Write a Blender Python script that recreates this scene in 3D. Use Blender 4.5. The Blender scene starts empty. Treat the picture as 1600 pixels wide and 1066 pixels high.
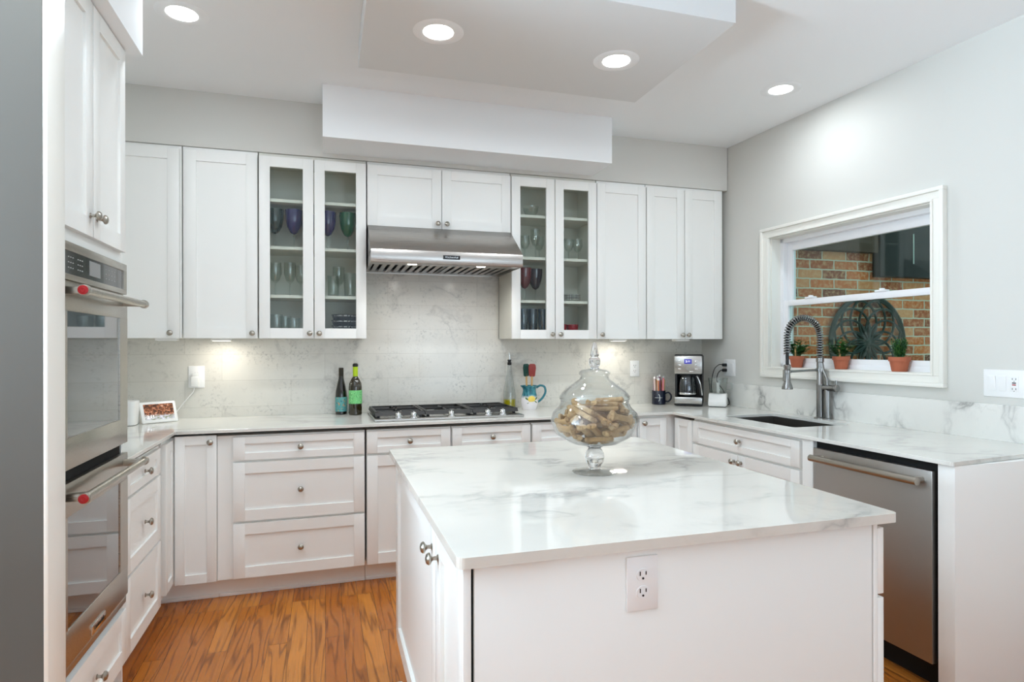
import bpy, bmesh, math, random
from mathutils import Vector, Matrix, Euler
R = math.radians
PI = math.pi
random.seed(11)
sc = bpy.context.scene
COL = sc.collection

# ------------------------------------------------------------------ camera, exposure, world, daylight
CAM_H = 1.3467
cd = bpy.data.cameras.new('camera')
cd.sensor_fit = 'HORIZONTAL'; cd.sensor_width = 36.0
cd.lens = 961.8 / 1600 * 36.0
cd.shift_y = 8.7 / 1600
cd.clip_start = 0.02
cam = bpy.data.objects.new('camera', cd); COL.objects.link(cam)
yaw = Matrix.Rotation(-0.2951, 4, 'Z')
cam.matrix_world = Matrix.Translation((0, 0, CAM_H)) @ yaw @ Matrix.Rotation(R(90), 4, 'X') @ Matrix.Rotation(-0.002, 4, 'Z')
sc.camera = cam

vs = sc.view_settings
vs.view_transform = 'Standard'; vs.look = 'None'; vs.gamma = 1.0; vs.use_curve_mapping = False
vs.exposure = 0.47
sc.cycles.use_denoising = True
sc.cycles.max_bounces = 12; sc.cycles.diffuse_bounces = 6; sc.cycles.glossy_bounces = 6
sc.cycles.transmission_bounces = 10; sc.cycles.transparent_max_bounces = 32
sc.cycles.caustics_reflective = False; sc.cycles.caustics_refractive = False
sc.cycles.sample_clamp_indirect = 6.0

w = bpy.data.worlds.new('sky'); sc.world = w; w.use_nodes = True
bg = w.node_tree.nodes['Background']
bg.inputs[0].default_value = (0.74, 0.86, 1.0, 1); bg.inputs[1].default_value = 1.1

def area(name, loc, rot, sx, sy, power, col):
    l = bpy.data.lights.new(name, 'AREA'); l.shape = 'RECTANGLE'; l.size = sx; l.size_y = sy
    l.energy = power; l.color = col
    o = bpy.data.objects.new(name, l); COL.objects.link(o); o.location = loc; o.rotation_euler = rot
    return o
# daylight through rear openings, aimed up; the side lamp is an added unseen fill
DAY = (0.66, 0.85, 1.0)
for x, p in ((-0.2, 6), (2.0, 30)):
    area('daylight_fill', (x, -3.32, 1.3), (R(140), 0, 0), 1.5, 2.0, p, DAY)
area('daylight_fill', (-3.26, 1.40, 1.35), (0, R(-166), 0), 2.0, 0.85, 360, DAY)  # added unseen lamp, aimed up to brighten ceiling and island side

# ------------------------------------------------------------------ mesh helpers
class MB:
    def __init__(s): s.bm = bmesh.new()
    def box(s, x0, x1, y0, y1, z0, z1, bev=0.0, M=None, seg=2):
        t = bmesh.new()
        vs_ = [t.verts.new((x, y, z)) for z in (z0, z1) for y in (y0, y1) for x in (x0, x1)]
        for f in ((0, 2, 3, 1), (4, 5, 7, 6), (0, 1, 5, 4), (2, 6, 7, 3), (0, 4, 6, 2), (1, 3, 7, 5)):
            t.faces.new([vs_[i] for i in f])
        if bev > 0:
            bmesh.ops.bevel(t, geom=t.edges[:], offset=bev, segments=seg, affect='EDGES', profile=0.5)
        return s._join(t, M)
    def _join(s, t, M=None):
        if M is not None: t.transform(M)
        me = bpy.data.meshes.new('tmp'); t.to_mesh(me); t.free()
        s.bm.from_mesh(me); bpy.data.meshes.remove(me)
        return s
    def lathe(s, prof, seg=32, M=None, a0=0.0, a1=2 * PI):
        t = bmesh.new(); rings = []; full = abs(a1 - a0 - 2 * PI) < 1e-6
        n = seg if full else seg + 1
        for r, z in prof:
            if r < 1e-6: rings.append([t.verts.new((0, 0, z))])
            else: rings.append([t.verts.new((r * math.cos(a0 + (a1 - a0) * i / seg), r * math.sin(a0 + (a1 - a0) * i / seg), z)) for i in range(n)])
        for a, b in zip(rings, rings[1:]):
            for i in range(seg):
                j = (i + 1) % n
                if len(a) == 1 and len(b) == 1: continue
                if len(a) == 1: t.faces.new((a[0], b[j], b[i]))
                elif len(b) == 1: t.faces.new((a[i], a[j], b[0]))
                else: t.faces.new((a[i], a[j], b[j], b[i]))
        bmesh.ops.recalc_face_normals(t, faces=t.faces[:])
        return s._join(t, M)
    def cyl(s, r, z0, z1, seg=24, M=None, bev=0.0):
        b = min(bev, r * .9)
        if b > 0: return s.lathe([(0, z0), (r - b, z0), (r, z0 + b), (r, z1 - b), (r - b, z1), (0, z1)], seg, M)
        return s.lathe([(0, z0), (r, z0), (r, z1), (0, z1)], seg, M)
    def tube(s, pts, r, seg=10, closed=False, M=None, caps=True, flat=1.0):
        t = bmesh.new(); P = [Vector(p) for p in pts]; n = len(P)
        rr = r if isinstance(r, (list, tuple)) else [r] * n
        up = None; rings = []
        for i in range(n):
            if closed: d = P[(i + 1) % n] - P[i - 1]
            else: d = P[min(i + 1, n - 1)] - P[max(i - 1, 0)]
            d.normalize()
            if up is None:
                up = Vector((0, 0, 1)) if abs(d.z) < .9 else Vector((1, 0, 0))
            side = d.cross(up); side.normalize(); up = side.cross(d); up.normalize()
            rings.append([t.verts.new(P[i] + (side * math.cos(2 * PI * k / seg) + up * flat * math.sin(2 * PI * k / seg)) * rr[i]) for k in range(seg)])
        m = n if closed else n - 1
        for i in range(m):
            a, b = rings[i], rings[(i + 1) % n]
            for k in range(seg): t.faces.new((a[k], a[(k + 1) % seg], b[(k + 1) % seg], b[k]))
        if caps and not closed:
            t.faces.new(rings[0][::-1]); t.faces.new(rings[-1])
        bmesh.ops.recalc_face_normals(t, faces=t.faces[:])
        return s._join(t, M)
    def prism(s, poly, z0, z1, M=None, bev=0.0):
        t = bmesh.new()
        a = [t.verts.new((x, y, z0)) for x, y in poly]; b = [t.verts.new((x, y, z1)) for x, y in poly]
        n = len(poly)
        t.faces.new(a[::-1]); t.faces.new(b)
        for i in range(n): t.faces.new((a[i], a[(i + 1) % n], b[(i + 1) % n], b[i]))
        bmesh.ops.recalc_face_normals(t, faces=t.faces[:])
        if bev > 0: bmesh.ops.bevel(t, geom=t.edges[:], offset=bev, segments=2, affect='EDGES', profile=0.5)
        return s._join(t, M)
    def slab(s, outer, hole, z0, z1):
        t = bmesh.new(); es = []
        for loop in ([outer] + ([hole] if hole else [])):
            v = [t.verts.new((x, y, z0)) for x, y in loop]
            es += [t.edges.new((v[i], v[(i + 1) % len(v)])) for i in range(len(v))]
        bmesh.ops.triangle_fill(t, edges=es, use_beauty=True)
        g = bmesh.ops.extrude_face_region(t, geom=t.faces[:])
        for v in [e for e in g['geom'] if isinstance(e, bmesh.types.BMVert)]: v.co.z = z1
        bmesh.ops.recalc_face_normals(t, faces=t.faces[:])
        return s._join(t)
    def ball(s, loc, r, sub=2, scale=(1, 1, 1)):
        t = bmesh.new(); bmesh.ops.create_icosphere(t, subdivisions=sub, radius=r)
        return s._join(t, Matrix.Translation(loc) @ Matrix.Diagonal((*scale, 1)))
    def quad(s, a, b, c, d):
        s.bm.faces.new([s.bm.verts.new(p) for p in (a, b, c, d)]); return s
    def build(s, name, mat, parent=None, smooth=True, loc=None, rot=None, bevmod=0.0):
        me = bpy.data.meshes.new(name); s.bm.to_mesh(me); s.bm.free()
        me.materials.append(mat)
        o = bpy.data.objects.new(name, me); COL.objects.link(o)
        if smooth:
            me.shade_smooth(); me.set_sharp_from_angle(angle=R(38))
        if parent is not None: o.parent = parent
        if loc is not None: o.location = loc
        if rot is not None: o.rotation_euler = rot
        if bevmod:
            m = o.modifiers.new('bevel', 'BEVEL'); m.width = bevmod; m.segments = 3; m.limit_method = 'ANGLE'; m.angle_limit = R(50)
        return o

def tag(o, label, cat, group=None):
    o['label'] = label; o['category'] = cat
    if group: o['group'] = group
    return o
def thing(name, label, cat, loc=(0, 0, 0), rz=0.0, group=None):
    o = bpy.data.objects.new(name, None); COL.objects.link(o); o.empty_display_size = .05
    o.location = loc; o.rotation_euler = (0, 0, rz)
    return tag(o, label, cat, group)
def struct(o):
    o['kind'] = 'structure'; return o
def dup(root, loc, rz=None, label=None, parent=None):
    r = root.copy(); COL.objects.link(r); r.location = loc
    if rz is not None: r.rotation_euler = (0, 0, rz)
    if label: r['label'] = label
    for ch in list(root.children):
        c = ch.copy(); COL.objects.link(c); c.parent = r
        for g in list(ch.children):
            d = g.copy(); COL.objects.link(d); d.parent = c
    return r
def text_mesh(name, body, size, mat, parent, M, extrude=0.0006):
    cu = bpy.data.curves.new(name, 'FONT'); cu.body = body; cu.size = size; cu.extrude = extrude
    cu.align_x = 'CENTER'; cu.align_y = 'CENTER'
    t = bpy.data.objects.new(name, cu); COL.objects.link(t)
    dg = bpy.context.evaluated_depsgraph_get()
    me = bpy.data.meshes.new_from_object(t.evaluated_get(dg))
    bpy.data.objects.remove(t); bpy.data.curves.remove(cu)
    me.materials.clear(); me.materials.append(mat)
    o = bpy.data.objects.new(name, me); COL.objects.link(o); o.parent = parent; o.matrix_local = M
    return o
FACE = Matrix.Rotation(R(90), 4, 'X')       # local z -> -y : turns a lathe / text to face the front of a cabinet

# ------------------------------------------------------------------ materials
def srgb(r, g, b):
    f = lambda c: (c / 255 / 12.92) if c / 255 <= .04045 else ((c / 255 + .055) / 1.055) ** 2.4
    return (f(r), f(g), f(b), 1)
def pmat(name, col, rough=.5, metal=0.0, spec=.5, coat=0.0, trans=0.0, ior=1.45, emit=None, estr=0.0, bump=None):
    m = bpy.data.materials.new(name); m.use_nodes = True
    nt = m.node_tree; b = nt.nodes['Principled BSDF']
    b.inputs['Base Color'].default_value = col; b.inputs['Roughness'].default_value = rough
    b.inputs['Metallic'].default_value = metal; b.inputs['Specular IOR Level'].default_value = spec
    b.inputs['Coat Weight'].default_value = coat; b.inputs['Transmission Weight'].default_value = trans
    b.inputs['IOR'].default_value = ior
    if emit: b.inputs['Emission Color'].default_value = emit; b.inputs['Emission Strength'].default_value = estr
    if bump:
        sc_, st = bump
        tc = nt.nodes.new('ShaderNodeTexCoord'); n = nt.nodes.new('ShaderNodeTexNoise'); n.inputs['Scale'].default_value = sc_
        bp = nt.nodes.new('ShaderNodeBump'); bp.inputs['Strength'].default_value = st; bp.inputs['Distance'].default_value = .002
        nt.links.new(tc.outputs['Object'], n.inputs['Vector']); nt.links.new(n.outputs['Fac'], bp.inputs['Height'])
        nt.links.new(bp.outputs['Normal'], b.inputs['Normal'])
    return m
class NT:
    def __init__(s, m): s.t = m.node_tree; s.n = s.t.nodes; s.l = s.t.links; s.b = s.n['Principled BSDF']
    def new(s, ty, **kw):
        n = s.n.new(ty)
        for k, v in kw.items():
            if k.startswith('_'): setattr(n, k[1:], v)
            else: n.inputs[k].default_value = v
        return n
    def link(s, a, b): s.l.new(a, b)
    def math(s, op, a, b=None, c=None):
        n = s.n.new('ShaderNodeMath'); n.operation = op
        for i, x in enumerate((a, b, c)):
            if x is None: continue
            if isinstance(x, (int, float)): n.inputs[i].default_value = x
            else: s.l.new(x, n.inputs[i])
        return n.outputs[0]
    def mix(s, f, a, b, mode='MIX'):
        n = s.n.new('ShaderNodeMix'); n.data_type = 'RGBA'; n.blend_type = mode
        for sock, x in ((n.inputs[0], f), (n.inputs[6], a), (n.inputs[7], b)):
            if isinstance(x, (int, float, tuple)): sock.default_value = x
            else: s.l.new(x, sock)
        return n.outputs[2]
    def ramp(s, f, *stops):
        n = s.n.new('ShaderNodeValToRGB'); e = n.color_ramp.elements
        while len(e) < len(stops): e.new(0.5)
        for el, (p, c) in zip(e, stops): el.position = p; el.color = c if isinstance(c, tuple) else (c, c, c, 1)
        s.l.new(f, n.inputs[0]); return n.outputs[0]
    def coord(s, scale=(1, 1, 1), out='Object', rot=(0, 0, 0), loc=(0, 0, 0)):
        tc = s.n.new('ShaderNodeTexCoord'); mp = s.n.new('ShaderNodeMapping')
        mp.inputs['Scale'].default_value = scale; mp.inputs['Rotation'].default_value = rot; mp.inputs['Location'].default_value = loc
        s.l.new(tc.outputs[out], mp.inputs[0]); return mp.outputs[0]
    def noise(s, vec, scale, detail=3, rough=.5, dist=0.0):
        n = s.n.new('ShaderNodeTexNoise'); n.inputs['Scale'].default_value = scale; n.inputs['Detail'].default_value = detail
        n.inputs['Roughness'].default_value = rough; n.inputs['Distortion'].default_value = dist
        s.l.new(vec, n.inputs['Vector']); return n.outputs['Fac']

M = {}
M['cabinet'] = pmat('cabinet_paint', srgb(242, 242, 239), .38, spec=.4)
M['cabinet_in'] = pmat('cabinet_interior', srgb(224, 223, 214), .5)
M['wall'] = pmat('wall_paint', srgb(214, 213, 208), .7, spec=.2, bump=(220, .05))
M['ceiling'] = pmat('ceiling_paint', srgb(244, 247, 249), .8, spec=.2)
M['box_white'] = pmat('dropped_box_white', srgb(226, 229, 230), .8, spec=.2)  # slightly darker white than the ceiling
M['grey_wall'] = pmat('dark_grey_wall', srgb(98, 95, 90), .7, spec=.2)  # one even dark grey, used on the partition only
M['trim'] = pmat('trim_paint', srgb(240, 238, 231), .35)
M['vinyl'] = pmat('window_vinyl', srgb(240, 240, 242), .35)
M['nickel'] = pmat('brushed_nickel', srgb(176, 170, 160), .28, 1.0)
M['faucet'] = pmat('faucet_steel', srgb(150, 149, 147), .27, 1.0)
M['chrome'] = pmat('polished_metal', srgb(225, 225, 225), .12, 1.0)
M['black'] = pmat('black_plastic', srgb(20, 20, 21), .35)
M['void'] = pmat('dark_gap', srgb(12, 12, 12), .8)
M['iron'] = pmat('cast_iron', srgb(40, 39, 38), .42, bump=(300, .1))
M['white'] = pmat('white_plastic', srgb(236, 236, 234), .35)
M['plate'] = pmat('wall_plate_plastic', srgb(240, 240, 240), .3)
M['red'] = pmat('red_enamel', srgb(165, 20, 28), .3)
M['black_glass'] = pmat('oven_glass', srgb(26, 25, 24), .03, spec=.9, coat=1.0, ior=1.7)
M['panel_glass'] = pmat('control_panel_glass', srgb(40, 40, 40), .12, spec=.6, coat=.4)
M['terracotta'] = pmat('terracotta', srgb(176, 100, 72), .8, bump=(120, .3))
M['soil'] = pmat('potting_soil', srgb(52, 38, 28), .95, bump=(200, .8))
M['wood_stick'] = pmat('pale_wood', srgb(204, 162, 102), .6)

def steel(name, col, rough, axis, var=.22):
    m = pmat(name, col, rough, 1.0); t = NT(m)
    sc_ = {'x': (2, 160, 160), 'y': (160, 2, 160), 'z': (160, 160, 2)}[axis]
    n = t.noise(t.coord(sc_), 3.0, 3)
    t.link(t.math('MULTIPLY_ADD', n, var, rough - var / 2), t.b.inputs['Roughness'])
    bp = t.new('ShaderNodeBump', Strength=.012, Distance=.001); t.link(n, bp.inputs['Height']); t.link(bp.outputs[0], t.b.inputs['Normal'])
    return m
M['steel_x'] = steel('brushed_steel_hood', srgb(178, 173, 168), .30, 'x')
M['steel_y'] = steel('brushed_steel_oven', srgb(186, 180, 170), .30, 'y')
M['steel_dw'] = steel('brushed_steel_dishwasher', srgb(176, 172, 168), .38, 'x', .12)
M['steel_sink'] = steel('brushed_steel_sink', srgb(140, 138, 134), .32, 'x')
M['steel_cook'] = steel('brushed_steel_cooktop', srgb(200, 199, 197), .28, 'x')

def marble(name, base, vein, scale=1.0, strength=.55, rough=.09, tile=None, seed=(0, 0, 0)):
    m = pmat(name, base, rough, spec=.5); t = NT(m)
    v = t.coord((1, 1, 1), loc=seed)
    warp = t.n.new('ShaderNodeTexNoise'); warp.inputs['Scale'].default_value = 1.1 * scale; warp.inputs['Detail'].default_value = 5
    t.link(v, warp.inputs['Vector'])
    add = t.n.new('ShaderNodeVectorMath'); add.operation = 'MULTIPLY_ADD'
    t.link(warp.outputs['Color'], add.inputs[0]); add.inputs[1].default_value = (.5, .5, .5); t.link(v, add.inputs[2])
    sq = t.n.new('ShaderNodeMapping'); sq.inputs['Rotation'].default_value = (.35, .3, .75); sq.inputs['Scale'].default_value = (1.0, 2.4, 1.6)
    t.link(add.outputs[0], sq.inputs[0])
    n1 = t.noise(sq.outputs[0], 1.0 * scale, 6, .55)
    d1 = t.math('ABSOLUTE', t.math('SUBTRACT', n1, .5))
    v1 = t.ramp(d1, (0.0, 1.0), (.012, .55), (.035, .12), (.09, 0.0))
    n2 = t.noise(v, 2.3 * scale, 3)
    mask = t.ramp(n2, (.44, 0.0), (.62, 1.0))
    n3 = t.noise(sq.outputs[0], 3.6 * scale, 6, .6)
    v2 = t.ramp(t.math('ABSOLUTE', t.math('SUBTRACT', n3, .5)), (0.0, .5), (.012, .2), (.03, 0.0))
    fac = t.math('MULTIPLY', t.math('ADD', t.math('MULTIPLY', v1, mask), t.math('MULTIPLY', v2, t.ramp(n2, (.52, 0.0), (.7, .55)))), strength)
    cloud = t.ramp(t.noise(v, 3.1 * scale, 4), (.35, tuple(c * .96 for c in base[:3]) + (1,)), (.65, base))
    col = t.mix(fac, cloud, vein)
    if tile:
        speck = t.ramp(t.noise(v, 62, 4, .62), (.53, 0.0), (.68, .8))
        smask = t.ramp(t.noise(v, 6.5, 3), (.42, 0.0), (.64, .9))
        col = t.mix(t.math('MULTIPLY', t.math('MULTIPLY', speck, smask), .55), col, srgb(128, 128, 126))
        br = t.n.new('ShaderNodeTexBrick'); br.offset = .34; br.offset_frequency = 2
        for k_, val in (('Scale', 1.0), ('Mortar Size', .0011), ('Mortar Smooth', .1), ('Brick Width', .61), ('Row Height', .1627)): br.inputs[k_].default_value = val
        br.inputs['Color1'].default_value = (1, 1, 1, 1); br.inputs['Color2'].default_value = (.93, .93, .93, 1); br.inputs['Mortar'].default_value = (.78, .77, .75, 1)
        tc = t.n.new('ShaderNodeTexCoord'); sx = t.n.new('ShaderNodeSeparateXYZ'); cx = t.n.new('ShaderNodeCombineXYZ')
        t.link(tc.outputs['Object'], sx.inputs[0]); t.link(sx.outputs[tile[0]], cx.inputs[0]); t.link(sx.outputs[2], cx.inputs[1])
        t.link(cx.outputs[0], br.inputs['Vector'])
        col = t.mix(1.0, col, br.outputs['Color'], 'MULTIPLY')
    t.link(col, t.b.inputs['Base Color'])
    return m
M['quartz'] = marble('white_veined_quartz', srgb(228, 227, 221), srgb(138, 138, 136), 1.0, .34, .07, seed=(.3, .1, 0))
M['quartz_island'] = marble('white_veined_quartz_island', srgb(222, 218, 210), srgb(128, 130, 129), 1.35, .46, .03, seed=(2.2, .7, 0))
M['quartz_splash'] = marble('veined_quartz_upstand', srgb(232, 231, 226), srgb(105, 104, 102), 1.3, .75, .12, seed=(.5, 1.2, .3))
M['tile'] = marble('marble_tile', srgb(224, 221, 213), srgb(120, 120, 120), 1.9, .34, .16, tile=(0,), seed=(4.1, 0, 1.7))

def floor_mat():
    m = pmat('oak_floor', (.4, .15, .04, 1), .3, spec=.5); t = NT(m)
    tc = t.n.new('ShaderNodeTexCoord'); sx = t.n.new('ShaderNodeSeparateXYZ'); t.link(tc.outputs['Object'], sx.inputs[0])
    cx = t.n.new('ShaderNodeCombineXYZ'); t.link(sx.outputs[1], cx.inputs[0]); t.link(sx.outputs[0], cx.inputs[1])
    br = t.n.new('ShaderNodeTexBrick'); br.offset = .41; br.offset_frequency = 3
    for k_, val in (('Scale', 1.0), ('Mortar Size', .0009), ('Mortar Smooth', .2), ('Brick Width', 1.15), ('Row Height', .083), ('Bias', 0.0)): br.inputs[k_].default_value = val
    br.inputs['Color1'].default_value = (0, 0, 0, 1); br.inputs['Color2'].default_value = (1, 1, 1, 1); br.inputs['Mortar'].default_value = (.5, .5, .5, 1)
    t.link(cx.outputs[0], br.inputs['Vector'])
    rnd = br.outputs['Color']
    off = t.n.new('ShaderNodeVectorMath'); off.operation = 'MULTIPLY_ADD'
    t.link(rnd, off.inputs[0]); off.inputs[1].default_value = (3.7, 9.1, 5.3); t.link(tc.outputs['Object'], off.inputs[2])
    mp = t.n.new('ShaderNodeMapping'); mp.inputs['Scale'].default_value = (12.5, .85, 1.0); t.link(off.outputs[0], mp.inputs[0])
    n = t.noise(mp.outputs[0], 1.0, 2.5, .45, .25)
    rings = t.math('PINGPONG', t.math('MULTIPLY', n, 17.0), 1.0)
    line = t.ramp(rings, (0.0, 1.0), (.16, .5), (.42, 0.0))
    mp2 = t.n.new('ShaderNodeMapping'); mp2.inputs['Scale'].default_value = (240.0, 5.0, 1.0); t.link(off.outputs[0], mp2.inputs[0])
    fib = t.noise(mp2.outputs[0], 1.0, 3)
    base = t.ramp(rnd, (0.0, srgb(178, 102, 38)), (.5, srgb(194, 118, 46)), (1.0, srgb(214, 138, 60)))
    c1 = t.mix(t.math('MULTIPLY', line, .74), base, srgb(98, 50, 20))
    c2 = t.mix(t.math('MULTIPLY', t.ramp(fib, (.45, 0.0), (.7, 1.0)), .35), c1, srgb(120, 66, 28))
    c3 = t.mix(br.outputs['Fac'], c2, srgb(60, 30, 14))
    t.link(c3, t.b.inputs['Base Color'])
    t.link(t.math('MULTIPLY_ADD', line, .12, .26), t.b.inputs['Roughness'])
    bp = t.new('ShaderNodeBump', Strength=.12, Distance=.001); t.link(br.outputs['Fac'], bp.inputs['Height']); bp.invert = True
    t.link(bp.outputs[0], t.b.inputs['Normal'])
    return m
M['floor'] = floor_mat()

def brick_mat():
    m = pmat('old_brick', (.3, .12, .06, 1), .9, spec=.15); t = NT(m)
    tc = t.n.new('ShaderNodeTexCoord'); sx = t.n.new('ShaderNodeSeparateXYZ'); t.link(tc.outputs['Object'], sx.inputs[0])
    cx = t.n.new('ShaderNodeCombineXYZ'); t.link(sx.outputs[0], cx.inputs[0]); t.link(sx.outputs[2], cx.inputs[1])
    wob = t.n.new('ShaderNodeTexNoise'); wob.inputs['Scale'].default_value = 22; t.link(cx.outputs[0], wob.inputs['Vector'])
    ad = t.n.new('ShaderNodeVectorMath'); ad.operation = 'MULTIPLY_ADD'; t.link(wob.outputs['Color'], ad.inputs[0]); ad.inputs[1].default_value = (.010, .008, 0); t.link(cx.outputs[0], ad.inputs[2])
    br = t.n.new('ShaderNodeTexBrick')
    for k_, val in (('Scale', 1.0), ('Mortar Size', .0055), ('Mortar Smooth', .25), ('Brick Width', .212), ('Row Height', .0677)): br.inputs[k_].default_value = val
    br.inputs['Color1'].default_value = (0, 0, 0, 1); br.inputs['Color2'].default_value = (1, 1, 1, 1); br.inputs['Mortar'].default_value = (.5, .5, .5, 1)
    t.link(ad.outputs[0], br.inputs['Vector'])
    base = t.ramp(br.outputs['Color'], (0.0, srgb(92, 58, 48)), (.3, srgb(160, 88, 54)), (.7, srgb(196, 112, 62)), (1.0, srgb(206, 150, 104)))
    blot = t.noise(cx.outputs[0], 38, 4, .6)
    c1 = t.mix(t.ramp(blot, (.45, 0.0), (.72, .7)), base, srgb(222, 186, 140))
    c2 = t.mix(br.outputs['Fac'], c1, srgb(196, 198, 174))
    t.link(c2, t.b.inputs['Base Color'])
    bp = t.new('ShaderNodeBump', Strength=.6, Distance=.006); t.link(br.outputs['Fac'], bp.inputs['Height']); bp.invert = True
    t.link(bp.outputs[0], t.b.inputs['Normal'])
    return m
M['brick'] = brick_mat()

def thin_glass(name, tint=(1, 1, 1, 1), gain=1.0, ior=1.5, dens=0.0):
    # a thin clear shell: see-through head on, mirror-like towards grazing
    m = bpy.data.materials.new(name); m.use_nodes = True; nt = m.node_tree; nt.nodes.clear()
    out = nt.nodes.new('ShaderNodeOutputMaterial'); mx = nt.nodes.new('ShaderNodeMixShader')
    tr = nt.nodes.new('ShaderNodeBsdfTransparent'); gl = nt.nodes.new('ShaderNodeBsdfGlossy'); lw = nt.nodes.new('ShaderNodeLayerWeight')
    tr.inputs[0].default_value = tint; gl.inputs['Roughness'].default_value = .03; lw.inputs['Blend'].default_value = .5
    pw = nt.nodes.new('ShaderNodeMath'); pw.operation = 'POWER'; pw.inputs[1].default_value = 5.0
    ml = nt.nodes.new('ShaderNodeMath'); ml.operation = 'MULTIPLY_ADD'; ml.inputs[1].default_value = .9 * gain; ml.inputs[2].default_value = .04 * gain + dens; ml.use_clamp = True
    nt.links.new(lw.outputs['Facing'], pw.inputs[0]); nt.links.new(pw.outputs[0], ml.inputs[0]); nt.links.new(ml.outputs[0], mx.inputs[0])
    nt.links.new(tr.outputs[0], mx.inputs[1]); nt.links.new(gl.outputs[0], mx.inputs[2]); nt.links.new(mx.outputs[0], out.inputs[0])
    return m
M['pane'] = thin_glass('window_pane', (.82, .92, .88, 1), 1.0)
M['cab_pane'] = thin_glass('cabinet_pane', (.93, .95, .94, 1), .40)
M['jar_glass'] = thin_glass('jar_glass', (.945, .955, .955, 1), 1.5, 1.5, .0)
M['stemware'] = thin_glass('clear_stemware', (.93, .95, .94, 1), 1.5, 1.5, .02)
M['solid_glass'] = pmat('solid_glass', (1, 1, 1, 1), .0, trans=1.0, ior=1.48)
M['blue_glass'] = pmat('blue_goblet_glass', srgb(40, 34, 92), .06, spec=.8, coat=.5)
M['green_glass'] = pmat('green_goblet_glass', srgb(10, 84, 52), .06, spec=.8, coat=.5)
M['dark_green_glass'] = pmat('dark_green_goblet_glass', srgb(22, 48, 40), .06, spec=.8, coat=.5)
M['red_glass'] = pmat('red_goblet_glass', srgb(96, 22, 34), .06, spec=.8, coat=.5)
M['smoke_glass'] = pmat('smoky_goblet_glass', srgb(52, 42, 54), .06, spec=.8, coat=.5)
M['grey_tumbler'] = thin_glass('grey_tumbler_glass', (.62, .68, .74, 1), 1.4, 1.5, .05)
M['red_cup'] = pmat('red_cup', srgb(150, 24, 40), .25)

# ------------------------------------------------------------------ room shell
YB = 4.183                      # back wall
ZC = 2.805                      # ceiling
TH_W = 0.0574                   # the window wall leans a little off square
WALL = Matrix.Translation((2.944, 2.0, 0)) @ Matrix.Rotation(TH_W, 4, 'Z')
def wall_x(y): return 2.944 - .0574 * (y - 2.0)

struct(MB().box(-3.2, 3.6, -3.4, YB + .1, -.08, 0).build('floor', M['floor'], smooth=False))
struct(MB().box(-3.2, 3.45, -3.4, YB + .1, ZC, ZC + .1).build('ceiling', M['ceiling'], smooth=False))
struct(MB().box(-1.50, wall_x(YB) + .02, YB, YB + .12, 0, ZC).build('wall_back', M['wall'], smooth=False))
# window wall with its opening (built along its own axis)
b = MB()
HY0, HY1, HZ0, HZ1 = .335, 1.45, 1.20, 2.075       # opening, along the wall from y = 2
b.box(0, .2, -5.4, HY0, 0, ZC); b.box(0, .2, HY1, 2.32, 0, ZC)
b.box(0, .2, HY0, HY1, 0, HZ0); b.box(0, .2, HY0, HY1, HZ1, ZC)
o = struct(b.build('wall_right', M['wall'], smooth=False)); o.matrix_world = WALL
struct(MB().box(-1.50, -1.385, 2.03, YB, 0, ZC).build('wall_left', M['wall'], smooth=False))
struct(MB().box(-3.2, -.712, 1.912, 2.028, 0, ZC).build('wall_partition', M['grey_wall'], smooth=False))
struct(MB().box(-.712, -.700, 1.912, 2.028, 0, ZC, .003).build('trim_1', M['trim']))
b = MB(); b.box(-3.3, -3.2, -3.4, .97, 0, ZC); b.box(-3.3, -3.2, 1.85, 2.03, 0, ZC); b.box(-3.3, -3.2, .97, 1.85, 0, .35); b.box(-3.3, -3.2, .97, 1.85, 2.35, ZC)
struct(b.build('wall_side', M['wall'], smooth=False))  # unseen wall; its opening is made up for the side lamp
b = MB()
for x0, x1 in ((-3.2, -.95), (.55, 1.25), (2.75, 3.35)): b.box(x0, x1, -3.4, -3.25, 0, ZC)
for x0, x1 in ((-.95, .55), (1.25, 2.75)): b.box(x0, x1, -3.4, -3.25, 0, .3); b.box(x0, x1, -3.4, -3.25, 2.3, ZC)
struct(b.build('wall_front', M['wall'], smooth=False))
# soffits and dropped boxes under the ceiling
struct(MB().box(-1.385, 2.832, 3.869, YB, 2.488, ZC).build('trim_2', M['wall'], smooth=False))
struct(MB().box(-.010, 1.752, 3.565, 3.869, 2.513, ZC).build('trim_3', M['ceiling'], smooth=False))
struct(MB().box(.156, 1.630, 2.168, 3.034, 2.685, ZC).build('trim_4', M['box_white'], smooth=False))
struct(MB().box(-1.385, -.677, 2.030, 2.713, 2.482, ZC).build('trim_5', M['ceiling'], smooth=False))

# tile backsplash and quartz upstands
MB().box(-1.385, 2.822, 4.172, YB, .914, 1.40).box(.248, 1.168, 4.172, YB, 1.40, 1.90).build('tile_backsplash', M['tile'], smooth=False)
tag(bpy.data.objects['tile_backsplash'], 'speckled white marble tile backsplash on back wall between counter and upper cabinets', 'backsplash')
o = MB().box(-.018, 0, -.29, 2.165, .914, 1.078, .0015).build('quartz_upstand', M['quartz_splash']); o.matrix_world = WALL
tag(o, 'low white quartz upstand with grey veins under the window and switches', 'backsplash')

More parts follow.
